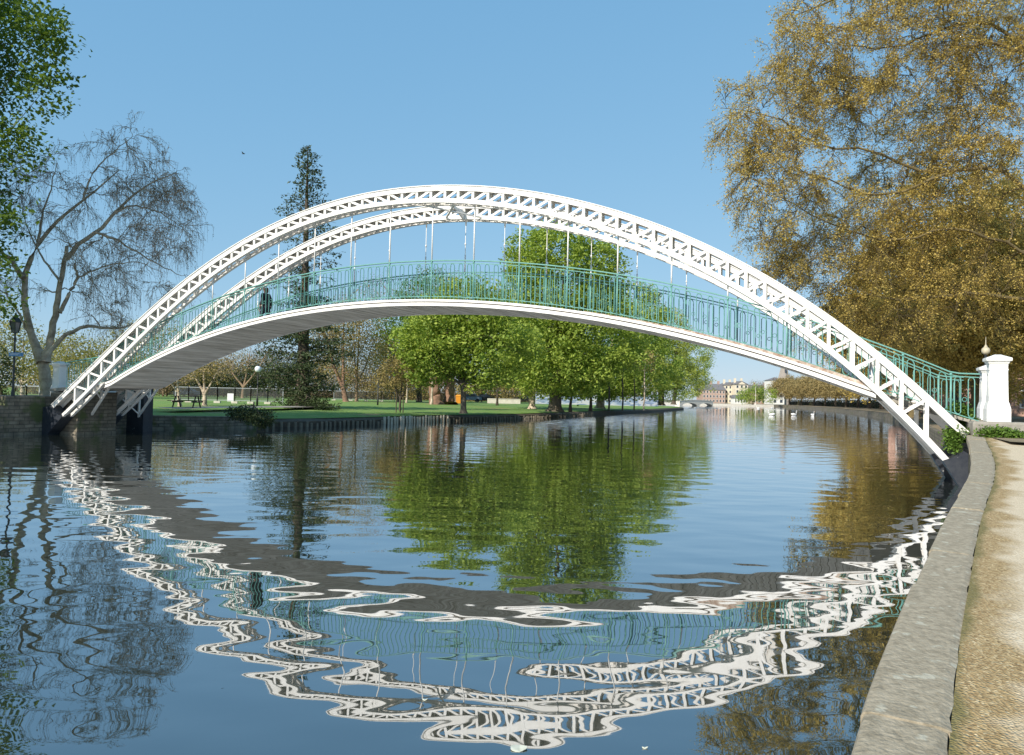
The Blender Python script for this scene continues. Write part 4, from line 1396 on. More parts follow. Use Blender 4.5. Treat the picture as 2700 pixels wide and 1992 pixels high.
# row of clipped planes along the right bank upstream
NROW = 13
rowp = dens([Vector((48, 90, 0)), Vector((66, 135, 0)), Vector((91, 208, 0)), Vector((112, 288, 0)), Vector((118, 336, 0))], NROW)
rows_ = []
for i, p in enumerate(rowp):
    q = i / (NROW - 1)
    lab = 'far bank-side plane in the brown row upstream, number counted by eye from the bridge'
    rr = 7.2
    x, y = p.x + 3.5, p.y - 1.5
    bs = [((x - 1.5, y, 7.6), (rr, rr, 3.8)), ((x + 2.5, y + 2, 8.6), (rr * .95, rr * .95, 3.6)), ((x - 4.6, y - 1, 6.2), (rr * .66, rr * .8, 2.7))]
    b = Vector((x, y, 1.0))
    rows_.append((b, bs))
ORD = ['nearest the arch', 'second out from the arch', 'third out from the arch', 'fourth out from the arch', 'fifth out from the arch', 'sixth out from the arch', 'seventh, mid row', 'eighth, just past mid row', 'ninth, beyond mid row', 'tenth, near the far end', 'eleventh, near the far end', 'twelfth, last but one', 'last at the far end']
protoR = None
for i, (b, bs) in enumerate(rows_):
    lab = 'plane with brown domed crown in the upstream bank row, ' + ORD[i]
    if i < 2 or i == 6:
        limbs = [([b - ZV * .2, b + ZV * 2, b + ZV * 4.4 + Vector((.2, 0, 0))], .40, .26)] + [([b + ZV * 3.2, (b + ZV * 4.4) * .5 + Vector(c) * .5, Vector(c)], .2, .05) for c, r_ in bs]
        o = tree('row_plane', lab, b, .4, limbs, bs, ROWL, DARKB, 780 if i < 2 else 620, 24, .55, .30 if i < 2 else .42, n_br=50, shell=.5, group='clipped planes in the upstream bank row', lo=3.6)
        protoR = o
    else:
        o = copy_tree(protoR); o.location = b; o.rotation_euler.z = random.uniform(-.5, .5); s_ = random.uniform(.92, 1.08); o.scale = (s_, s_, s_ * random.uniform(.95, 1.1))
        o['label'] = lab

# ---------------------------------------------------------- park trees in the distance
def bg_tree(name, label, bpx, Y, blobs, leafm, barkm, n, per=20, cr_=.45, size=.28, r=.22, zb=.95, nbr=60, nfine=120, shell=.35, hang=0.0, cat='tree', lo=None, group=None, aspect=.6, ff=.3):
    b = at(*bpx, Y); b.z = zb
    c0 = sum((Vector(x[0]) for x in blobs), Vector((0, 0, 0))) / len(blobs)
    fork = Vector((b.x + (c0.x - b.x) * .15, b.y, b.z + max(1.0, (c0.z - b.z) * ff)))
    limbs = [(trunk_to(b, fork), r, r * .75)] + [([fork - ZV * .15, fork * .5 + Vector(x[0]) * .5, Vector(x[0]) + ZV * x[1][2] * .5], r * .55, r * .12) for x in blobs]
    return tree(name, label, b, r, limbs, blobs, leafm, barkm, n, per, cr_, size, n_br=nbr, n_fine=nfine, shell=shell, hang=hang, cat=cat, lo=lo, group=group, aspect=aspect, fine_r=.014)


bg_tree('cherry_tree', 'small umbrella-shaped tree with pale trunk before the site fence', (540, 1055), 62, [ell(500, 975, 62, 2.2, 2, 1.0), ell(580, 980, 62, 2.0, 2, 1.0), ell(535, 955, 62, 2.2, 2, 1.1)], GOLD, BIRCHB, 260, 9, .3, .16, .22, nfine=200)
bg_tree('cherry_tree', 'multi-stemmed small tree beside the dark end pier', (475, 1050), 58, [ell(465, 985, 58, 1.6, 2, 1.0), ell(420, 970, 58, 1.4, 1.5, .9)], GOLD, BIRCHB, 110, 9, .3, .16, .16, nfine=120)
bg_tree('sapling', 'young golden tree tied between three dark stakes on the lawn', (1054, 1083), 62, [ell(1065, 975, 62, 1.9, 1.8, 1.6), ell(1025, 995, 62, 1.2, 1.2, 1.0), ell(1095, 990, 62, 1.0, 1.1, 1.0)], GOLD, DARKB, 190, 16, .26, .17, .10, nfine=140)
st = None
bg_tree('willow_tree', 'pale gold willow between the conifer and the chestnuts', (940, 1060), 112, [ell(930, 890, 112, 4.6, 4, 5.2), ell(985, 930, 112, 4.2, 4, 4), ell(890, 960, 112, 3.6, 4, 3.5), ell(950, 810, 112, 3.4, 3, 3)], GOLD, TWIG, 520, 18, .6, .26, .26, nfine=240, shell=.25)
bg_tree('willow_tree', 'sparse gold willow right of the conifer with a reddish leaning trunk', (912, 1056), 105, [ell(860, 930, 105, 3.8, 4, 4.4), ell(905, 850, 106, 4.0, 4, 4), ell(840, 860, 106, 3, 3, 3)], GOLD, REDB, 420, 18, .6, .25, .42, ff=.2, nfine=220, shell=.25)
bg_tree('willow_tree', 'thin golden tree over the slender stems left of the green row', (1050, 1058), 118, [ell(1040, 985, 118, 4.2, 4, 3.0), ell(1110, 1000, 118, 4.2, 4, 2.6), ell(1010, 940, 118, 3, 3, 3)], GOLD, TWIG, 380, 16, .6, .25, .2, nfine=200, shell=.2)
bg_tree('bare_tree', 'greyish bare tree showing above the railing near the crown of the bridge', (1200, 1050), 140, [ell(1190, 775, 140, 5.0, 5, 5), ell(1110, 800, 140, 5, 5, 4), ell(1000, 770, 142, 4.4, 4, 4.6)], BUD, TWIG, 260, 14, .7, .22, .4, nfine=420, shell=.2)
bg_tree('bare_tree', 'leafless tree left of the conifer behind the deck soffit', (640, 1030), 120, [ell(660, 945, 120, 4.6, 4, 3.4), ell(590, 960, 120, 4, 4, 3), ell(720, 930, 120, 4, 4, 3.4)], BUD, TWIG, 200, 12, .7, .2, .3, nfine=420, shell=.15)
# massive pollard stumps and slim stems
for (px, py, Y, r, h, lab) in ((1150, 1055, 100, .95, 3.2, 'fat reddish pollard trunk leaning left under the dark chestnut'), (1185, 1056, 101, .8, 3.4, 'fat reddish pollard trunk beside the orange bin')):
    b = at(px, py, Y); b.z = .95
    t = thing('pollard_trunk', lab, 'tree', loc=b)
    sk = Skel(); sk.limb([Vector((0, 0, -.2)), Vector((-.1, 0, h * .4)), Vector((-.5 if px < 1160 else .3, 0, h))], r, r * .6, 14, .06)
    for a in range(5):
        sk.limb([Vector((-.3, 0, h * .8)), Vector((math.cos(a * 1.3) * 1.2 - .2, math.sin(a * 1.3), h + 1)), Vector((math.cos(a * 1.3) * 1.9, math.sin(a * 1.3) * 1.6, h + 2.4))], r * .35, .05, 8, .05)
    sk.mesh('trunk', REDB, t)
    P, ct, C = clumps([((np.array([0, 0, h + 2.4])), (2.6, 2.4, 1.6))], 60, 14, .4)
    leaves('crown', P, .22, GOLD, t, clump_tint=ct)
stemlab = ['slim pale stem left of the pollards', 'slim pale stem close behind the staked sapling', 'slender dark stem between the two left chestnuts', 'slender dark stem right of the flared trunk', 'slender dark stem before the printed hoarding', 'slender dark stem near the right end of the hoarding', 'thin straight stem near the middle of the hoarding', 'thin pale stem before the hoarding end', 'slender stem with whitish bark under the row']
for i, (px, py, Y, m_, r) in enumerate([(1138, 1056, 98, BIRCHB, .16), (1072, 1057, 110, BIRCHB, .13), (1311, 1058, 105, DARKB, .15), (1504, 1076, 78, DARKB, .13), (1557, 1074, 82, DARKB, .15), (1605, 1073, 88, DARKB, .12), (1641, 1073, 92, DARKB, .11), (1672, 1071, 96, DARKB, .10), (1698, 1070, 100, BIRCHB, .11)]):
    b = at(px, py, Y); b.z = .92
    t = thing('young_tree', stemlab[i], 'tree', 'slim young trees on the far lawn', b)
    sk = Skel(); sk.limb([Vector((0, 0, -.2)), Vector((.05, 0, 2)), Vector((-.05, 0, 4)), Vector((.1, 0, 6))], r, r * .5, 10, .03)
    cc = [(np.array([0, 0, 6.2]), (1.6, 1.6, 1.7))]
    P, ct, C = clumps(cc, 40, 16, .35)
    sk.reach(C[:14], .04, .012, k=5, sides=4)
    sk.mesh('trunk', m_, t)
    leaves('crown', P, .26, CHEST if m_ is DARKB else GOLD, t, clump_tint=ct)

# trees far left behind the birch
bg_tree('willow_tree', 'yellow-green willow far behind the lamp post', (60, 1035), 95, [ell(60, 930, 95, 5, 4, 4), ell(-20, 900, 95, 5, 4, 5), ell(140, 960, 95, 4, 4, 3)], WILLOW, BIRCHB, 420, 18, .6, .3, .3, nfine=200, shell=.25)
bg_tree('willow_tree', 'yellow-green willow framed between birch trunk and lattice arch', (240, 1030), 92, [ell(230, 960, 92, 4.4, 4, 3.0), ell(300, 950, 92, 3.6, 4, 2.6), ell(180, 930, 92, 3, 3, 3)], WILLOW, BIRCHB, 380, 18, .6, .28, .3, nfine=160, shell=.25)
bg_tree('willow_tree', 'pale yellow tree behind the green railing at the left end', (370, 1020), 100, [ell(370, 930, 100, 5, 4, 4), ell(440, 900, 100, 4, 4, 3.4), ell(320, 900, 100, 3, 3, 3)], WILLOW, TWIG, 330, 16, .6, .26, .3, nfine=260, shell=.2)
bg_tree('holly_bush', 'dark rounded evergreen at the left edge behind the lamp post', (5, 1040), 52, [ell(-10, 990, 52, 1.7, 1.7, 1.9)], HEDGE, DARKB, 130, 20, .25, .16, .12, nfine=0, cat='bush')
# hedges: dark shrubs behind the site fence, one bush each
hb = [(520, 1028, 130, 4.5, 'dark shrub behind the site fence, left of the pale-trunked tree'), (590, 1026, 130, 4.6, 'dark shrub behind the site fence, under the bare tree'), (660, 1024, 128, 4.4, 'dark shrub behind the park lamp with the white globe'), (725, 1024, 128, 4.4, 'dark shrub behind the fence just left of the conifer'), (1010, 1046, 150, 4.6, 'dull shrub behind the sapling'), (1085, 1046, 150, 4.4, 'dull shrub behind the slim stems'), (1270, 1046, 150, 4.4, 'dull shrub behind the orange bin'), (1350, 1046, 150, 4.6, 'dull shrub behind the parked cars'), (440, 1022, 120, 3.8, 'dull shrub seen under the bridge deck end'), (90, 1028, 110, 4.2, 'brown shrub behind the leftmost fence panels')]
for px, py, Y, r, lab in hb:
    bg_tree('shrub', lab, (px, py + 16, )[:2], Y, [ell(px - 18, py - 16, Y, r, 3, 2.4), ell(px + 20, py - 22, Y, r * .8, 3, 2.6)], HEDGE if 'dark' in lab else GOLD, DARKB, 150, 18, .6, .32, .15, nbr=20, nfine=60, shell=.3, cat='bush', group='shrubs behind the park fence')
wd = [(430, 118, 5.0, 935, 'brown woodland tree behind the left end of the deck'), (500, 132, 5.2, 925, 'brown woodland tree behind the pale-trunked umbrella tree'), (575, 136, 5.4, 930, 'brown woodland tree left of the white globe lamp'), (650, 138, 5.4, 915, 'brown woodland tree right above the white globe lamp'), (735, 140, 5.6, 905, 'brown woodland tree close behind the conifer'), (830, 150, 5.6, 930, 'brown woodland tree right of the conifer trunk'), (905, 152, 5.6, 945, 'brown woodland tree behind the reddish leaning trunk'), (985, 154, 5.6, 950, 'brown woodland tree behind the dark slender lamp'), (1065, 156, 5.6, 955, 'brown woodland tree behind the staked sapling'), (1150, 158, 5.6, 960, 'brown woodland tree behind the fat reddish trunks'), (1235, 160, 5.6, 965, 'brown woodland tree behind the orange bin'), (1315, 162, 5.6, 970, 'brown woodland tree behind the low pale wall'), (1395, 164, 5.6, 975, 'brown woodland tree left behind the printed hoarding'), (1480, 168, 5.4, 985, 'brown woodland tree behind the flared trunk'), (1560, 172, 5.4, 985, 'brown woodland tree behind the middle of the hoarding'), (1650, 180, 5.2, 990, 'brown woodland tree behind the right end of the hoarding')]
for i, (px, Y, r, yt, lab) in enumerate(wd):
    H0 = 1041 + (px - 1350) * .0217
    yb_ = H0 + 6
    bg_tree('woodland_tree', lab, (px, yb_), Y, [ell(px - 12, (yt + yb_) / 2 - 8, Y, r, 3.5, (yb_ - yt) / 2016 * Y * .42), ell(px + 22, (yt + yb_) / 2 + 12, Y, r * .85, 3.5, (yb_ - yt) / 2016 * Y * .40), ell(px, yb_ - 26, Y - 2, r * .95, 2.5, 2.0)], (BUD, GOLD, HEDGE)[(0, 2, 0, 1, 2, 0, 1, 0, 2)[i % 9]], TWIG, 330, 16, .6, .27, .2, nbr=40, nfine=200, shell=.2, group='brown woodland behind the park')
# clipped hedge and parked things under the plane row
hg = thing('clipped_hedge', 'long dark hedge running under the upstream row of planes', 'hedge', loc=(56, 96, 1))
hp = np.array([tuple(p) for p in dens([Vector((54, 92, 0)), Vector((73, 136, 0)), Vector((98, 208, 0)), Vector((119, 290, 0)), Vector((126, 345, 0))], 1000)])
hp = np.repeat(hp, 14, 0) + rng.normal(size=(14000, 3)) * np.array([.5, .5, .0]); hp[:, 2] = rng.random(len(hp)) * 2.3; hp[:, :2] -= np.array([56, 96])
leaves('foliage', hp, .38, HEDGE, hg)
mb = MB(); mb.sweep([[Vector((x - 56 - .35, y - 96, -.1)), Vector((x - 56 + .35, y - 96, -.1)), Vector((x - 56 + .35, y - 96, 1.6)), Vector((x - 56 - .35, y - 96, 1.6))] for x, y in ((54, 92), (73, 136), (98, 208), (119, 290), (126, 345))]); mb.build('inner_branches', DARKB, hg)
hg = thing('boundary_hedge', 'long brown thorn hedge closing the park behind the fences and trunks', 'hedge', loc=at(420, 1030, 150))
hl = hg.location.copy(); hg.location.z = hl.z = .95
ha, hb_ = at(420, 1030, 150), at(1740, 1050, 190)
qq = rng.random((1100, 1)); hp = np.array([tuple(ha)]) * (1 - qq) + np.array([tuple(hb_)]) * qq
hp = np.repeat(hp, 14, 0) + rng.normal(size=(15400, 3)) * np.array([.8, .9, 0]); hp[:, 2] = .95 + rng.random(len(hp)) ** 1.3 * (3.4 + 1.2 * np.sin(hp[:, 0] * .35))
leaves('foliage', hp - np.array(tuple(hl)), .42, SCRUB, hg)
d_ = Vector(hb_) - Vector(ha); d_.z = 0
mb = MB(); mb.bar(ZV * .8, d_ + ZV * .8, Vector((0, .7, 0)), ZV * 1.6); mb.build('inner_branches', DARKB, hg)
# bush low on the bank wall and at the conifer's foot
bg_tree('bank_bush', 'dark bush trailing down the bank wall to the water', (668, 1090), 41.5, [ell(668, 1095, 41.2, 1.1, .7, .32), ell(690, 1110, 40.4, .7, .35, .35), ell(640, 1088, 42, .9, .7, .28)], HEDGE, DARKB, 200, 20, .16, .12, .05, zb=.55, nbr=12, nfine=0, cat='bush')
bg_tree('foot_shrub', 'low dark shrub round the foot of the conifer', (805, 1078), 63, [ell(800, 1064, 63, 2.3, 1.6, .8), ell(850, 1072, 62, 1.4, 1.2, .4)], HEDGE, DARKB, 160, 18, .25, .18, .06, nbr=12, nfine=0, cat='bush')
# far green willow by the houses
bg_tree('willow_tree', 'round green tree before the cream houses at the far end of the river', (1985, 1063), 322, [ell(1985, 1038, 322, 5.0, 4, 4.4), ell(2020, 1042, 322, 4.4, 4, 3.6), ell(1965, 1046, 322, 3.4, 3, 3)], CHEST, DARKB, 260, 18, .7, .5, .3, nbr=20, nfine=0)
bg_tree('bare_tree', 'distant leafless treetops above the roofs right of the mast', (2010, 1050), 420, [ell(2000, 1020, 420, 6, 4, 4), ell(2030, 1024, 420, 5, 4, 3)], BUD, TWIG, 120, 14, .9, .4, .3, nbr=30, nfine=100)

# ---------------------------------------------------------- ivy
def ivy(label, pts, n, per=24, cr_=.07, size=.075):
    c0 = Vector(pts[0][0])
    t = thing('ivy', label, 'ivy', 'ivy at the bridge foot', (c0.x, c0.y, pts[0][2]))
    bl = [(V3(Vector(c) - t.location), r) for c, r, _ in pts]
    P, ct, C = clumps(bl, n, per, cr_, .5)
    sk = Skel(); sk.limb([Vector((0, 0, -.02)), V3(bl[0][0]) * .5 + 0, V3(bl[0][0])], .02, .008, 6)
    sk.reach(C[:30], .012, .004, k=5, sides=3)
    sk.mesh('stem', TWIG, t)
    leaves('foliage', P, size, IVY, t, clump_tint=ct)
    return t


ivy('thick ivy bush on the railing foot beside the front pillar', [(at(2530, 1090, 21.6), (.27, .25, .22), 1.5), (at(2543, 1108, 21.5), (.24, .25, .18), 1.5), (at(2555, 1128, 21.3), (.16, .2, .12), 1.4)], 230)
ivy('low ivy spilling over the ground before the pillar plinth', [(B(17.9, -.45, 1.46), (.42, .22, .12), 1.38), (B(18.3, -.45, 1.42), (.25, .2, .08), 1.38)], 120)
ivy('ivy tuft hanging on the upper end of the near arch', [(B(17.1, .2, zU(17.1) - .30), (.24, .28, .20), 1.4), (B(17.0, .1, zU(17.1) - .55), (.13, .18, .2), 1.3)], 110)
# ------------------------------------------------------------------ lamps
def lantern_lamp(label, base, h, sign=None):
    t = thing('street_lamp', label, 'lamp', loc=base)
    mb = MB(); mb.lathe([(.13, 0), (.13, .25), (.10, .3), (.07, .8), (.048, .95), (.038, h - .75), (.03, h - .7)], (0, 0, 0), 12); mb.build('post', LAMPG, t, True)
    mb = MB(); mb.bar((-.28, 0, h - .95), (.28, 0, h - .95), (0, .03, 0), (0, 0, .03)); mb.build('ladder_bar', LAMPG, t)
    mb = MB(); mb.lathe([(.05, h - .70), (.13, h - .66), (.22, h - .22), (.24, h - .20)], (0, 0, 0), 6)
    mb.build('glazing', GLASS, t)
    mb = MB(); mb.lathe([(.28, h - .20), (.20, h - .06), (.07, h + .06), (.03, h + .22), (.0, h + .24)], (0, 0, 0), 6)
    for k in range(6):
        a = k * math.pi / 3
        mb.bar((.14 * math.cos(a), .14 * math.sin(a), h - .67), (.245 * math.cos(a), .245 * math.sin(a), h - .2), (.02, 0, 0), (0, .02, 0))
    mb.build('lantern_frame', LAMPG, t)
    return t


lb_ = at(33, 1065, 33.5); lb_.z = 1.1
lh = at(33, 838, 33.5).z - 1.1
L1 = lantern_lamp('black heritage lamp post with a blue sign at the left edge', lb_, lh)
zs = at(38, 935, 33.5).z - 1.1
mb = MB(); mb.box(-.22, -.03, zs - .085, .42, -.055, zs + .085); sg_ = mb.build('sign_plate', SIGNB, L1)
mb = MB()
for k in range(2):
    mb.box(-.16, -.062, zs + .02 - k * .05, .30 - k * .10, -.056, zs + .035 - k * .05)
mb.build('sign_rule', SIGNW, sg_)


def globe_lamp(label, base, h, r, m, spike=False):
    t = thing('park_lamp', label, 'lamp', loc=base)
    mb = MB(); mb.lathe([(.09, 0), (.09, .6), (.05, .7), (.04, h - r * 2)], (0, 0, 0), 10); mb.build('post', LAMPG, t, True)
    mb = MB(); mb.ell((0, 0, h - r), (r, r, r), 16, 10); mb.build('globe', m, t, True)
    mb = MB(); mb.lathe([(r * .5, h - r * .16), (r * .42, h + .01), (.03, h + .05)] + ([(.013, h + .08), (.006, h + .34)] if spike else [(.01, h + .10)]), (0, 0, 0), 10); mb.build('finial', LAMPG if not spike else GOLDGL, t, True)
    return t


g1 = at(678, 1063, 62); g1.z = .93
globe_lamp('slim park lamp with a white globe left of the conifer', g1, at(678, 965, 62).z - .93, .27, GLOBE)
g2 = at(996, 1062, 80); g2.z = .93
globe_lamp('slim dark park lamp right of the conifer before the willows', g2, at(996, 968, 80).z - .93, .20, LAMPG)
g3 = at(2598, 1110, 26.0); g3.z = 1.34
globe_lamp('weathered globe lamp with a spike rising behind the front white pillar', g3, at(2598, 915, 26.0).z - 1.34, .135, GOLDGL, True)

# ------------------------------------------------------------------ site fencing
FG = 'wire fence panels round the park works'


def fence_panel(px0, px1, ytop, ybot, Y0, Y1, label, notice=False):
    a, b = at(px0, ybot, Y0), at(px1, ybot, Y1)
    h = at(px0, ytop, Y0).z - a.z
    a.z = b.z = .98
    t = thing('fence_panel', label, 'fence', FG, a)
    d = b - a; L_ = d.length; dn = d.normalized(); pn = dn.cross(ZV)
    mb = MB(); mb.bar(ZV * 0, ZV * h, dn * .07, pn * .07); mb.build('post', GALV, t)
    mb = MB(); mb.bar(d, d + ZV * h, dn * .07, pn * .07); mb.build('post', GALV, t)
    mb = MB(); mb.bar(ZV * h + dn * .04, d + ZV * h - dn * .04, ZV * .06, pn * .05); mb.build('top_bar', GALV, t)
    mb = MB(); mb.bar(ZV * .2 + dn * .04, d + ZV * .2 - dn * .04, ZV * .05, pn * .05); mb.build('bottom_bar', GALV, t)
    mb = MB(); p = pn * .012
    mb.add([dn * .04 + ZV * .2, d - dn * .04 + ZV * .2, d - dn * .04 + ZV * (h - .03), dn * .04 + ZV * (h - .03)], [(0, 1, 2, 3)])
    mb.build('mesh_infill', WIRE, t)
    mb = MB(); mb.bar(-dn * .3, dn * .3, pn * .25, ZV * .24); mb.build('foot_block', PALEST, t)
    if notice:
        mb = MB(); c = d * .75 + ZV * h * .35; mb.bar(c - dn * .3, c + dn * .3, ZV * .75, pn * .03); mb.build('notice', SIGNW, t)
    return t


xs = [462, 497, 529, 573, 619, 661, 706, 746]
labs = ['fence panel closest to the dark end pier', 'fence panel just right of the blue-grey car', 'fence panel crossed by the pale trunk', 'fence panel carrying a small white notice', 'fence panel right of the white notice', 'fence panel behind the white globe lamp', 'fence panel running into the conifer branches']
for i in range(7):
    fence_panel(xs[i], xs[i + 1], 1014, 1052, 74, 74, 'wire ' + labs[i], i == 3)
xs = [880, 925, 965, 1005, 1040]
labs = ['wire fence panel in the gap just right of the conifer', 'wire fence panel behind the reddish leaning trunk', 'wire fence panel before the slender dark park lamp', 'wire fence panel left of the staked sapling']
for i in range(4):
    fence_panel(xs[i], xs[i + 1], 1033, 1057, 118, 118, labs[i])
xs = [36, 70, 104]
labs = ['wire fence panel right beside the black lamp post', 'wire fence panel between lamp post and birch trunk']
for i in range(2):
    fence_panel(xs[i], xs[i + 1], 1001, 1040, 60, 60, labs[i])

# ------------------------------------------------------------------ picnic table, car, hoarding and other small things
pc = at(492, 1074, 50); pc.z = .96
t = thing('picnic_table', 'dark timber picnic table beside the end pier on the far bank', 'picnic table', loc=pc)
mb = MB()
for k in range(5): mb.box(-.9, -.37 + k * .15, .72, .9, -.24 + k * .15, .76)
mb.build('table_top', BENCHW, t)
for sgn in (-1, 1):
    mb = MB(); mb.box(-.9, sgn * .72 - .13, .43, .9, sgn * .72 + .13, .47); mb.build('seat', BENCHW, t)
for x in (-.65, .65):
    mb = MB()
    mb.bar((x, -.62, 0), (x, -.2, .72), (.06, 0, 0), (0, .10, 0)); mb.bar((x, .62, 0), (x, .2, .72), (.06, 0, 0), (0, .10, 0)); mb.bar((x + .06, -.82, .38), (x + .06, .82, .38), (.05, 0, 0), (0, 0, .09))
    mb.build('leg_frame', BENCHW, t)


def car(label, p, rot, m):
    t = thing('parked_car', label, 'car', 'cars parked beyond the park', p); t.rotation_euler.z = rot
    prof = [(-2.0, .35), (-2.05, .75), (-1.75, .88), (-1.05, .95), (-.55, 1.42), (.75, 1.45), (1.45, .98), (2.0, .85), (2.05, .40)]
    mb = MB(); n = len(prof)
    mb.add([(x, -.82, z) for x, z in prof] + [(x, .82, z) for x, z in prof], [tuple(range(n)), tuple(range(2 * n - 1, n - 1, -1))] + [(i, i + n, (i + 1) % n + n, (i + 1) % n) for i in range(n)])
    mb.build('body', m, t)
    for sd in (-1, 1):
        mb = MB(); mb.add([(-.95, sd * .83, .97), (1.3, sd * .83, .99), (.68, sd * .83, 1.38), (-.5, sd * .83, 1.36)], [(0, 1, 2, 3)]); mb.build('side_window', GLASS, t)
        for x in (-1.3, 1.3):
            mb = MB(); mb.tube([(x, sd * .66, .32), (x, sd * .86, .32)], .32, 14); mb.build('wheel', TYRE, t)
    return t


c_ = at(489, 1048, 125); c_.z = .98
car('blue-grey car parked beyond the fence behind the picnic table', c_, .1, CARB)
for i, (px, Y, lab, m) in enumerate([(1240, 135, 'dark car parked right of the orange bin', CARB), (1275, 137, 'dark car parked under the left chestnut crown', LAMPG), (1385, 150, 'dark car parked left of the printed hoarding', LAMPG)]):
    c_ = at(px, 1058, Y); c_.z = 1.0
    car(lab, c_, .05 * i, m)
ob_ = at(1213, 1057, 112); ob_.z = .98
t = thing('grit_bin', 'orange bin standing behind the slim chestnut trunk', 'bin', loc=ob_)
mb = MB(); mb.lathe([(.5, 0), (.62, 1.0)], (0, 0, 0), sq=True, ax=(1, 0, 0), ay=(0, 1, 0)); mb.build('body', ORANGE, t)
mb = MB(); mb.lathe([(.66, 1.0), (.66, 1.08), (.45, 1.25)], (0, 0, 0), sq=True, ax=(1, 0, 0), ay=(0, 1, 0)); mb.build('lid', ORANGE, t)
hd0, hd1 = at(1412, 1066, 128), at(1735, 1064, 128)
hd0.z = hd1.z = 1.0
t = thing('printed_hoarding', 'long blue and white printed hoarding behind the chestnut trunks', 'hoarding', loc=hd0)
d = hd1 - hd0; hh = at(1500, 1042, 128).z - 1.0
mb = MB(); mb.bar(ZV * (hh / 2), d + ZV * (hh / 2), Vector((0, .04, 0)), ZV * hh); mb.build('panel', HOARD, t)
for k in range(9):
    mb = MB(); mb.bar(d * (k / 8) + Vector((0, .08, 0)), d * (k / 8) + Vector((0, .08, 0)) + ZV * (hh + .1), Vector((.08, 0, 0)), Vector((0, .08, 0))); mb.build('support_post', GALV, t)
wl0, wl1 = at(1285, 1057, 125), at(1372, 1058, 125)
t = thing('garden_wall', 'low pale stone wall behind the left chestnuts', 'wall', loc=(wl0.x, wl0.y, .95))
d = Vector((wl1.x - wl0.x, wl1.y - wl0.y, 0))
mb = MB(); mb.bar(ZV * .35, d + ZV * .35, Vector((0, .3, 0)), ZV * .7); mb.build('body', PALEST, t)
mb = MB(); mb.bar(ZV * .755, d + ZV * .755, Vector((0, .4, 0)), ZV * .10); mb.build('coping', PALEST, t)
# stakes round the sapling
sp0 = at(1054, 1086, 62)
for i, dx in enumerate((-.28, .0, .28)):
    p = Vector((sp0.x + dx, sp0.y + (.25 if i == 1 else -.1), .84))
    mb = MB(); mb.tube([(0, 0, -.2), (0, 0, 1.55)], .045, 7); o = mb.build('tree_stake', DARKB); o.location = p
    tag(o, ['dark stake left of the sapling stem', 'dark stake behind the sapling stem', 'dark stake right of the sapling stem'][i], 'stake', 'stakes round the sapling')

# ------------------------------------------------------------------ far buildings
def house(name, label, cat, px0, px1, ybot, ytop, Y, depth, wallm, roofm, floors, cols, roof='hip', chim=1, z0=1.0, winm=GLASS, wfac=.42, group=None, pediment=False):
    a, b = at(px0, ybot, Y), at(px1, ybot, Y)
    h = at(px0, ytop, Y).z - z0
    w_ = b.x - a.x
    t = thing(name, label, cat, group, (a.x, a.y, z0))
    mb = MB(); mb.box(0, 0, 0, w_, depth, h); mb.build('wall', wallm, t)
    rh = min(w_, depth) * .28
    mb = MB(); e = .4
    if roof == 'gable':
        mb.add([(-e, -e, h), (w_ + e, -e, h), (w_ + e, depth + e, h), (-e, depth + e, h), (-e, depth / 2, h + rh), (w_ + e, depth / 2, h + rh)], [(0, 1, 5, 4), (2, 3, 4, 5), (0, 4, 3), (1, 2, 5), (3, 2, 1, 0)])
    elif roof == 'front':
        mb.add([(-e, -e, h), (w_ + e, -e, h), (w_ + e, depth + e, h), (-e, depth + e, h), (w_ / 2, -e, h + rh), (w_ / 2, depth + e, h + rh)], [(0, 4, 5, 3), (1, 2, 5, 4), (0, 1, 4), (2, 3, 5), (3, 2, 1, 0)])
    else:
        k = min(w_, depth) / 2
        mb.add([(-e, -e, h), (w_ + e, -e, h), (w_ + e, depth + e, h), (-e, depth + e, h), (k, depth / 2, h + rh), (w_ - k, depth / 2, h + rh)], [(0, 1, 5, 4), (2, 3, 4, 5), (0, 4, 3), (1, 2, 5), (3, 2, 1, 0)])
    rf = mb.build('roof', roofm, t)
    for c in range(chim):
        x = w_ * (c + .5) / chim
        mb = MB(); mb.box(x - .5, depth / 2 - .4, h + rh * .3, x + .5, depth / 2 + .4, h + rh + 1.4); mb.build('chimney', wallm, rf)
    fh = h / floors
    for f in range(floors):
        for c in range(cols):
            x = w_ * (c + .5) / cols; ww = w_ / cols * wfac; z = fh * f + fh * .28
            mb = MB()
            mb.box(x - ww / 2 - .12, -.06, z - .1, x + ww / 2 + .12, .02, z + fh * .52 + .1)
            fr = mb.build('window', STUCCO, t)
            mb = MB(); mb.box(x - ww / 2, -.075, z, x + ww / 2, -.05, z + fh * .52); mb.build('pane', winm, fr)
    if pediment:
        mb = MB(); mb.add([(w_ * .2, -.5, h), (w_ * .8, -.5, h), (w_ * .5, -.5, h + rh * .8), (w_ * .2, .3, h), (w_ * .8, .3, h), (w_ * .5, .3, h + rh * .8)], [(0, 1, 2), (5, 4, 3), (0, 3, 4, 1), (1, 4, 5, 2), (2, 5, 3, 0)]); mb.build('pediment', wallm, t)
    return t


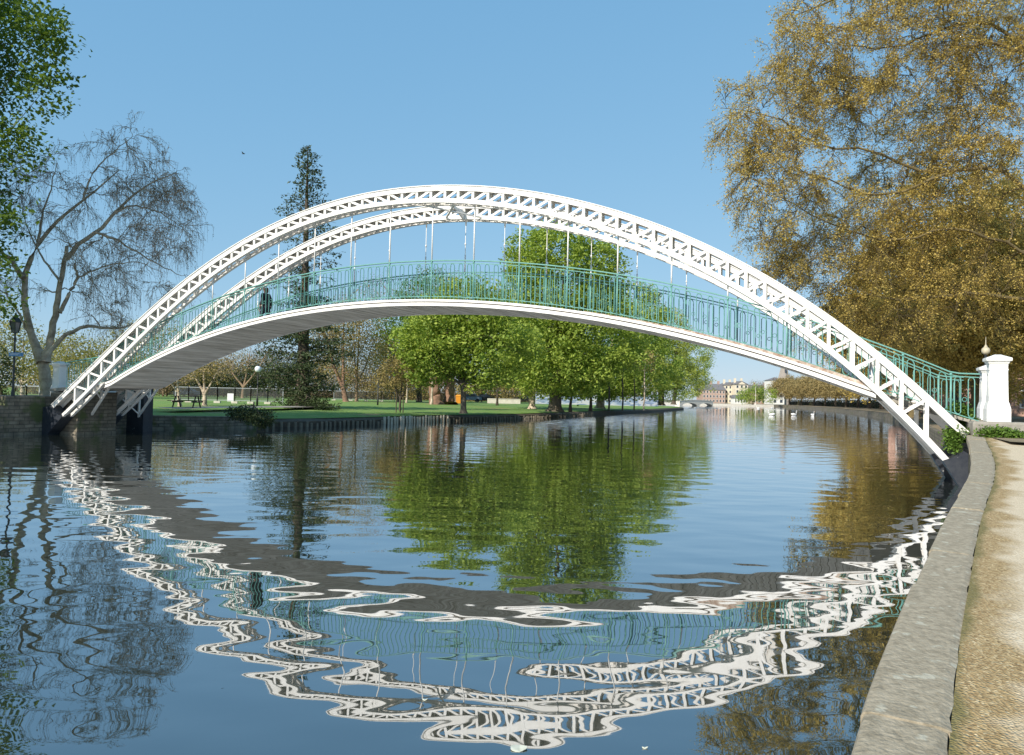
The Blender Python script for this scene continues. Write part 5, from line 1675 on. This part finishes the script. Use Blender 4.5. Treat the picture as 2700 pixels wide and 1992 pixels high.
house('brick_terrace', 'long low red brick building right of the last chestnut', 'building', 1852, 1912, 1062, 1028, 372, 12, BRICK, SLATE, 3, 7, 'gable', 3)
house('cream_house', 'cream gabled town house with white trim beside the brick building', 'building', 1910, 1940, 1062, 1016, 374, 12, CREAM, SLATE, 4, 3, 'front', 2)
house('cream_house', 'taller cream town house with a pediment left of the round green tree', 'building', 1938, 1972, 1062, 1014, 368, 12, CREAM, SLATE, 4, 3, 'front', 2, pediment=True)
house('brick_terrace', 'slate-roofed block behind the round green tree', 'building', 1985, 2040, 1060, 1030, 420, 14, BRICK, SLATE, 3, 5, 'gable', 2)
house('quay_shed', 'low white shed at the water edge under the cream houses', 'building', 1936, 1966, 1065, 1050, 352, 6, STUCCO, SLATE, 1, 4, 'gable', 0, z0=.95)
house('white_tower_house', 'white parapet building at the foot of the church spire', 'building', 2035, 2068, 1062, 1003, 395, 12, STUCCO, SLATE, 4, 2, 'hip', 0)
sc_ = at(2066, 1060, 400); sc_.z = 1
t = thing('church_tower', 'grey stone church tower with a blunt spire above the plane row', 'church', loc=sc_)
hz = at(2066, 1000, 400).z - 1
mb = MB(); mb.box(-3, -3, 0, 3, 3, hz); mb.build('tower', SPIRE, t)
mb = MB(); mb.lathe([(3.1, hz), (1.3, hz + 7.5), (1.15, hz + 9.5), (.1, hz + 13)], (0, 0, 0), 8); s_ = mb.build('spire', SPIRE, t)
mb = MB(); mb.box(-.35, -2.6, hz + 3.2, .35, -1.9, hz + 5); mb.build('spire_light', GLASS, s_)
mb = MB(); mb.box(-.8, -3.06, hz - 5, .8, -2.95, hz - 1.5); mb.build('belfry_opening', GLASS, t)
# small arched bridge
ap, bp_ = at(1792, 1070, 300), at(1880, 1070, 312)
t = thing('stone_bridge', 'low pale bridge with two shallow arches at the far end of the lawn', 'bridge', loc=(ap.x, ap.y, 0))
d = Vector((bp_.x - ap.x, bp_.y - ap.y, 0)); L_ = d.length; dn = d.normalized(); pn = Vector((-dn.y, dn.x, 0))
bot = []; top = []
for i in range(41):
    q = i / 40; x = q * L_
    lo = 0.0
    for c, hw in ((.30, .22), (.78, .20)):
        if abs(q - c) < hw: lo = 1.15 * math.sqrt(max(0, 1 - ((q - c) / hw) ** 2))
    bot.append(dn * x + ZV * (lo - .05)); top.append(dn * x + ZV * (1.75 + .35 * math.sin(q * math.pi)))
mb = MB(); mb.sweep([[a, b, b + pn * 2.5, a + pn * 2.5] for a, b in zip(bot, top)]); mb.build('arches', PALEST, t)
mb = MB(); mb.sweep([[b + ZV * .01 - pn * .12, b + ZV * .32 - pn * .12, b + ZV * .32 + pn * .15, b + ZV * .01 + pn * .15] for b in top]); mb.build('parapet', PALEST, t)
mb = MB(); mm = at(1992, 1064, 318); mb.lathe([(.14, 0), (.09, at(1992, 1020, 318).z - .9)], (0, 0, 0), 8)
mm.z = .9
o = thing('flag_mast', 'thin pale mast standing before the round green tree', 'mast', loc=mm)
mb.build('pole', PALEST, o)
mb = MB(); mb.lathe([(.5, 0), (.5, .4), (.3, .5)], (0, 0, 0), 10); mb.build('footing', PALEST, o)

# houses glimpsed behind the planes, far right
for i, (x, y, lab) in enumerate([(62, 84, 'pink brick house glimpsed between trunks left of the pillars'), (74, 74, 'pink brick house glimpsed right of the front pillar'), (54, 96, 'pink brick house seen low through the lattice')]):
    t = thing('villa', lab, 'building', 'villas behind the planes', (x, y, 1.15)); t.rotation_euler.z = -.55
    mb = MB(); mb.box(-6, 0, 0, 6, 9, 7.5); mb.build('wall', BRICKP, t)
    mb = MB(); mb.add([(-6.4, -.4, 7.5), (6.4, -.4, 7.5), (6.4, 9.4, 7.5), (-6.4, 9.4, 7.5), (-6.4, 4.5, 10.5), (6.4, 4.5, 10.5)], [(0, 1, 5, 4), (2, 3, 4, 5), (0, 4, 3), (1, 2, 5), (3, 2, 1, 0)]); mb.build('roof', SLATE, t)
    for f in range(2):
        for c in range(4):
            xx = -4.5 + c * 3
            mb = MB(); mb.box(xx - .65, -.08, .9 + f * 3.6, xx + .65, .02, 3.0 + f * 3.6); fr = mb.build('window', STUCCO, t)
            mb = MB(); mb.box(xx - .5, -.10, 1.05 + f * 3.6, xx + .5, -.07, 2.85 + f * 3.6); mb.build('pane', GLASS, fr)

# ------------------------------------------------------------------ birds, rower, leaf, person
def swan(label, p, sc, rot):
    t = thing('swan', label, 'swan', 'swans on the river', p); t.rotation_euler.z = rot; t.scale = (sc, sc, sc)
    mb = MB(); secs = []
    for x, wy, z0, z1 in ((-.50, .03, .24, .30), (-.42, .10, .10, .33), (-.25, .19, .0, .36), (0, .22, -.03, .35), (.22, .19, -.02, .29), (.36, .11, .03, .24), (.42, .05, .08, .19)):
        secs.append([Vector((x, wy * math.cos(a), (z0 + z1) / 2 + (z1 - z0) / 2 * math.sin(a))) for a in np.linspace(0, 2 * math.pi, 13)[:-1]])
    mb.sweep(secs)
    mb.tube([(.30, 0, .14), (.44, 0, .24), (.46, 0, .42), (.42, 0, .60), (.44, 0, .72), (.52, 0, .77), (.60, 0, .74)], [.09, .07, .05, .042, .045, .055, .035], 10)
    mb.build('body', SWANW, t, True)
    mb = MB(); mb.tube([(.58, 0, .745), (.70, 0, .69)], [.034, .012], 8); mb.build('beak', BEAK, t)
    for sd in (-1, 1):
        mb = MB(); mb.ell((-.10, sd * .15, .24), (.34, .09, .13), 12, 8); mb.build('wing', SWANW, t, True)
    return t


swan('swan gliding left, leftmost of the three on the open water', gnd(2035, 1096, 0), 1.0, 2.9)
swan('middle swan of the three, turned towards the right bank', gnd(2093, 1096, 0), 1.0, .2)
swan('swan head-on, rightmost of the three near the plane row', gnd(2143, 1097, 0), .95, -1.5)
swan('small distant swan left of the plane row end', gnd(1999, 1078, 0), 1.0, 2.7)
swan('small distant swan under the end of the plane row', gnd(2036, 1077.5, 0), 1.0, .4)

rp = gnd(1866, 1076.5, 0)
t = thing('rowing_scull', 'thin rowing scull lying low on the water before the stone bridge', 'boat', loc=rp)
mb = MB(); mb.sweep([[Vector((x, y * wy, z)) for y, z in ((-1, .16), (-.7, .0), (.7, .0), (1, .16))] for x, wy in ((-4, .02), (-2.5, .18), (0, .26), (2.5, .18), (4, .02))]); mb.build('hull', WHITE, t)
for sd in (-1, 1):
    mb = MB(); mb.tube([(.2, sd * .1, .35), (-.3, sd * 2.6, .06)], .025, 6); mb.build('oar', WHITE, t)
rw = thing('person', 'rower in dark clothes sitting in the thin scull', 'person', loc=rp + ZV * .12)


def skin_body(name, nodes, edges, m, parent, sub=2, loc=(0, 0, 0)):
    me = bpy.data.meshes.new(name + '_wire'); me.from_pydata([n[0] for n in nodes], edges, [])
    o = bpy.data.objects.new(name, me); COL.objects.link(o); o.parent = parent
    md = o.modifiers.new('skin', 'SKIN'); md.use_smooth_shade = True
    for i, n in enumerate(nodes):
        r = n[1]
        me.skin_vertices[0].data[i].radius = r if isinstance(r, tuple) else (r, r)
    me.skin_vertices[0].data[0].use_root = True
    s_ = o.modifiers.new('sub', 'SUBSURF'); s_.levels = sub; s_.render_levels = sub
    dg = bpy.context.evaluated_depsgraph_get(); dg.update()
    m2 = bpy.data.meshes.new_from_object(o.evaluated_get(dg))
    o.modifiers.clear(); o.data = m2; m2.materials.clear(); m2.materials.append(m)
    return o


skin_body('body', [((0, 0, .12), .13), ((0, 0, .35), .14), ((.05, 0, .55), .15), ((.06, 0, .68), .06), ((.07, 0, .80), .10), ((-.05, .18, .5), .06), ((-.35, .25, .38), .045), ((-.05, -.18, .5), .06), ((-.35, -.25, .38), .045), ((-.45, .08, .2), .08), ((-.8, .08, .05), .06), ((-.45, -.08, .2), .08), ((-.8, -.08, .05), .06)],
          [(0, 1), (1, 2), (2, 3), (3, 4), (2, 5), (5, 6), (2, 7), (7, 8), (0, 9), (9, 10), (0, 11), (11, 12)], COAT, rw, 1)

# walker on the bridge
pz = -7.85; pt = 1.75
pp_ = B(pz, pt, zD(pz) - .055)
pr = thing('person', 'walker in a dark coat crossing the bridge behind the railing', 'person', loc=pp_)
pr.rotation_euler.z = TH + math.pi      # x axis towards the left bank
Hh = 1.72
body = [((0, 0, .93), (.15, .13)), ((.0, 0, 1.12), (.13, .11)), ((.0, 0, 1.30), (.16, .11)), ((.01, 0, 1.43), (.10, .08)), ((.02, 0, 1.50), .055), ((.035, 0, 1.57), .075), ((.035, 0, 1.65), .092), ((.03, 0, 1.70), .07),
        ((.0, .19, 1.39), .065), ((-.03, .235, 1.12), .05), ((.08, .24, .92), .036), ((.11, .235, .84), .034),
        ((.0, -.19, 1.39), .065), ((-.10, -.235, 1.13), .05), ((-.06, -.24, .91), .036), ((-.04, -.24, .83), .034),
        ((.04, .09, .82), .095), ((.14, .095, .49), .065), ((.20, .10, .10), .045), ((.29, .10, .04), .04),
        ((-.03, -.09, .82), .095), ((-.08, -.095, .49), .065), ((-.25, -.10, .12), .045), ((-.19, -.10, .04), .04)]
ed = [(0, 1), (1, 2), (2, 3), (3, 4), (4, 5), (5, 6), (6, 7), (2, 8), (8, 9), (9, 10), (10, 11), (2, 12), (12, 13), (13, 14), (14, 15), (0, 16), (16, 17), (17, 18), (18, 19), (0, 20), (20, 21), (21, 22), (22, 23)]
skin_body('body', body, ed, SKIN, pr)
coat = [((0, 0, .70), (.20, .19)), ((0, 0, .95), (.19, .165)), ((0, 0, 1.15), (.165, .14)), ((0, 0, 1.33), (.19, .135)), ((.01, 0, 1.45), (.11, .09)),
        ((.0, .20, 1.40), .085), ((-.03, .245, 1.12), .068), ((.07, .25, .95), .055), ((.0, -.20, 1.40), .085), ((-.10, -.245, 1.13), .068), ((-.065, -.25, .94), .055)]
skin_body('coat', coat, [(0, 1), (1, 2), (2, 3), (3, 4), (3, 5), (5, 6), (6, 7), (3, 8), (8, 9), (9, 10)], COAT, pr)
skin_body('trousers', [((0, 0, .86), (.16, .15)), ((.04, .09, .80), .105), ((.14, .095, .49), .08), ((.19, .10, .12), .062), ((-.03, -.09, .80), .105), ((-.08, -.095, .49), .08), ((-.235, -.10, .14), .062)], [(0, 1), (1, 2), (2, 3), (0, 4), (4, 5), (5, 6)], TROUS, pr)
skin_body('hair', [((.0, 0, 1.69), .098), ((-.03, 0, 1.64), .09), ((-.05, 0, 1.54), .075), ((-.06, 0, 1.46), .05)], [(0, 1), (1, 2), (2, 3)], HAIR, pr)
for sx, sy in ((.26, .10), (-.20, -.10)):
    mb = MB(); mb.ell((sx, sy, .045), (.14, .05, .05), 12, 8); mb.build('shoe', TYRE, pr, True)
# nose, eyes and mouth
mb = MB(); mb.ell((.128, 0, 1.625), (.022, .014, .026), 8, 6); mb.build('nose', SKIN, pr, True)
for sy in (-.034, .034):
    mb = MB(); mb.ell((.118, sy, 1.652), (.010, .013, .009), 8, 6); mb.build('eye', HAIR, pr, True)
mb = MB(); mb.ell((.115, 0, 1.585), (.012, .026, .007), 8, 6); mb.build('mouth', BAG, pr, True)
# hands: palm, four fingers and a thumb each
for hx, hy, hz_ in ((.115, .235, .83), (-.035, -.24, .82)):
    sg = 1 if hy > 0 else -1
    nodes = [((hx, hy, hz_), (.030, .018)), ((hx + .005, hy, hz_ - .06), (.036, .016))]; e_ = [(0, 1)]
    for k, (dx, ln) in enumerate(((-.028, .062), (-.010, .075), (.010, .080), (.028, .070))):
        i0_ = len(nodes)
        nodes += [((hx + dx, hy, hz_ - .085), .009), ((hx + dx + .006, hy - sg * .008, hz_ - .085 - ln * .55), .0085), ((hx + dx + .004, hy - sg * .024, hz_ - .085 - ln), .0075)]
        e_ += [(1, i0_), (i0_, i0_ + 1), (i0_ + 1, i0_ + 2)]
    i0_ = len(nodes)
    nodes += [((hx + .038, hy - sg * .005, hz_ - .035), .011), ((hx + .055, hy - sg * .012, hz_ - .075), .009)]
    e_ += [(0, i0_), (i0_, i0_ + 1)]
    skin_body('hand', nodes, e_, SKIN, pr, 1)

bd = at(642, 406, 70)
t = thing('flying_bird', 'tiny dark bird in flight in the open sky left of the conifer top', 'bird', loc=bd)
mb = MB(); mb.tube([(-.16, 0, 0), (-.05, 0, 0), (.08, 0, .0), (.16, 0, .01)], [.012, .04, .045, .01], 8); mb.build('body', BIRDM, t, True)
for sd in (-1, 1):
    mb = MB(); mb.hexa([(-.06, sd * .03, .0), (.07, sd * .03, .0), (.0, sd * .34, .08), (-.07, sd * .34, .08), (-.06, sd * .03, .015), (.07, sd * .03, .015), (.0, sd * .34, .088), (-.07, sd * .34, .088)]); mb.build('wing', BIRDM, t)
lf = gnd(1366, 1973, .004)
mb = MB(); n = 14; ring = [(.052 * math.cos(a) * (1 + .12 * math.cos(3 * a)), .045 * math.sin(a), .004 * math.cos(2 * a)) for a in np.linspace(0, 2 * math.pi, n + 1)[:-1]]
mb.sweep([[Vector(p) for p in ring], [Vector((p[0], p[1], p[2] + .003)) for p in ring]])
o = mb.build('floating_leaf', LEAFP); o.location = lf; tag(o, 'pale leaf floating on the near water at the bottom of the picture', 'leaf')

for i, (px, py, lab) in enumerate([(2353, 1171, 'tiny pale fleck floating where the far planes are mirrored'), (2455, 1259, 'white fleck floating just left of the black iron shoe'), (1120, 1845, 'tiny pale fleck floating under the mirrored arch'), (1700, 1972, 'tiny pale fleck floating right of the big floating leaf')]):
    fp = gnd(px, py, .004); k = .6 if i > 1 else 1.6
    mb = MB(); mb.sweep([[Vector((p[0] * k * .6, p[1] * k * .35, p[2])) for p in ring], [Vector((p[0] * k * .6, p[1] * k * .35, p[2] + .003)) for p in ring]])
    o = mb.build('floating_leaf', LEAFP); o.location = fp; tag(o, lab, 'leaf')
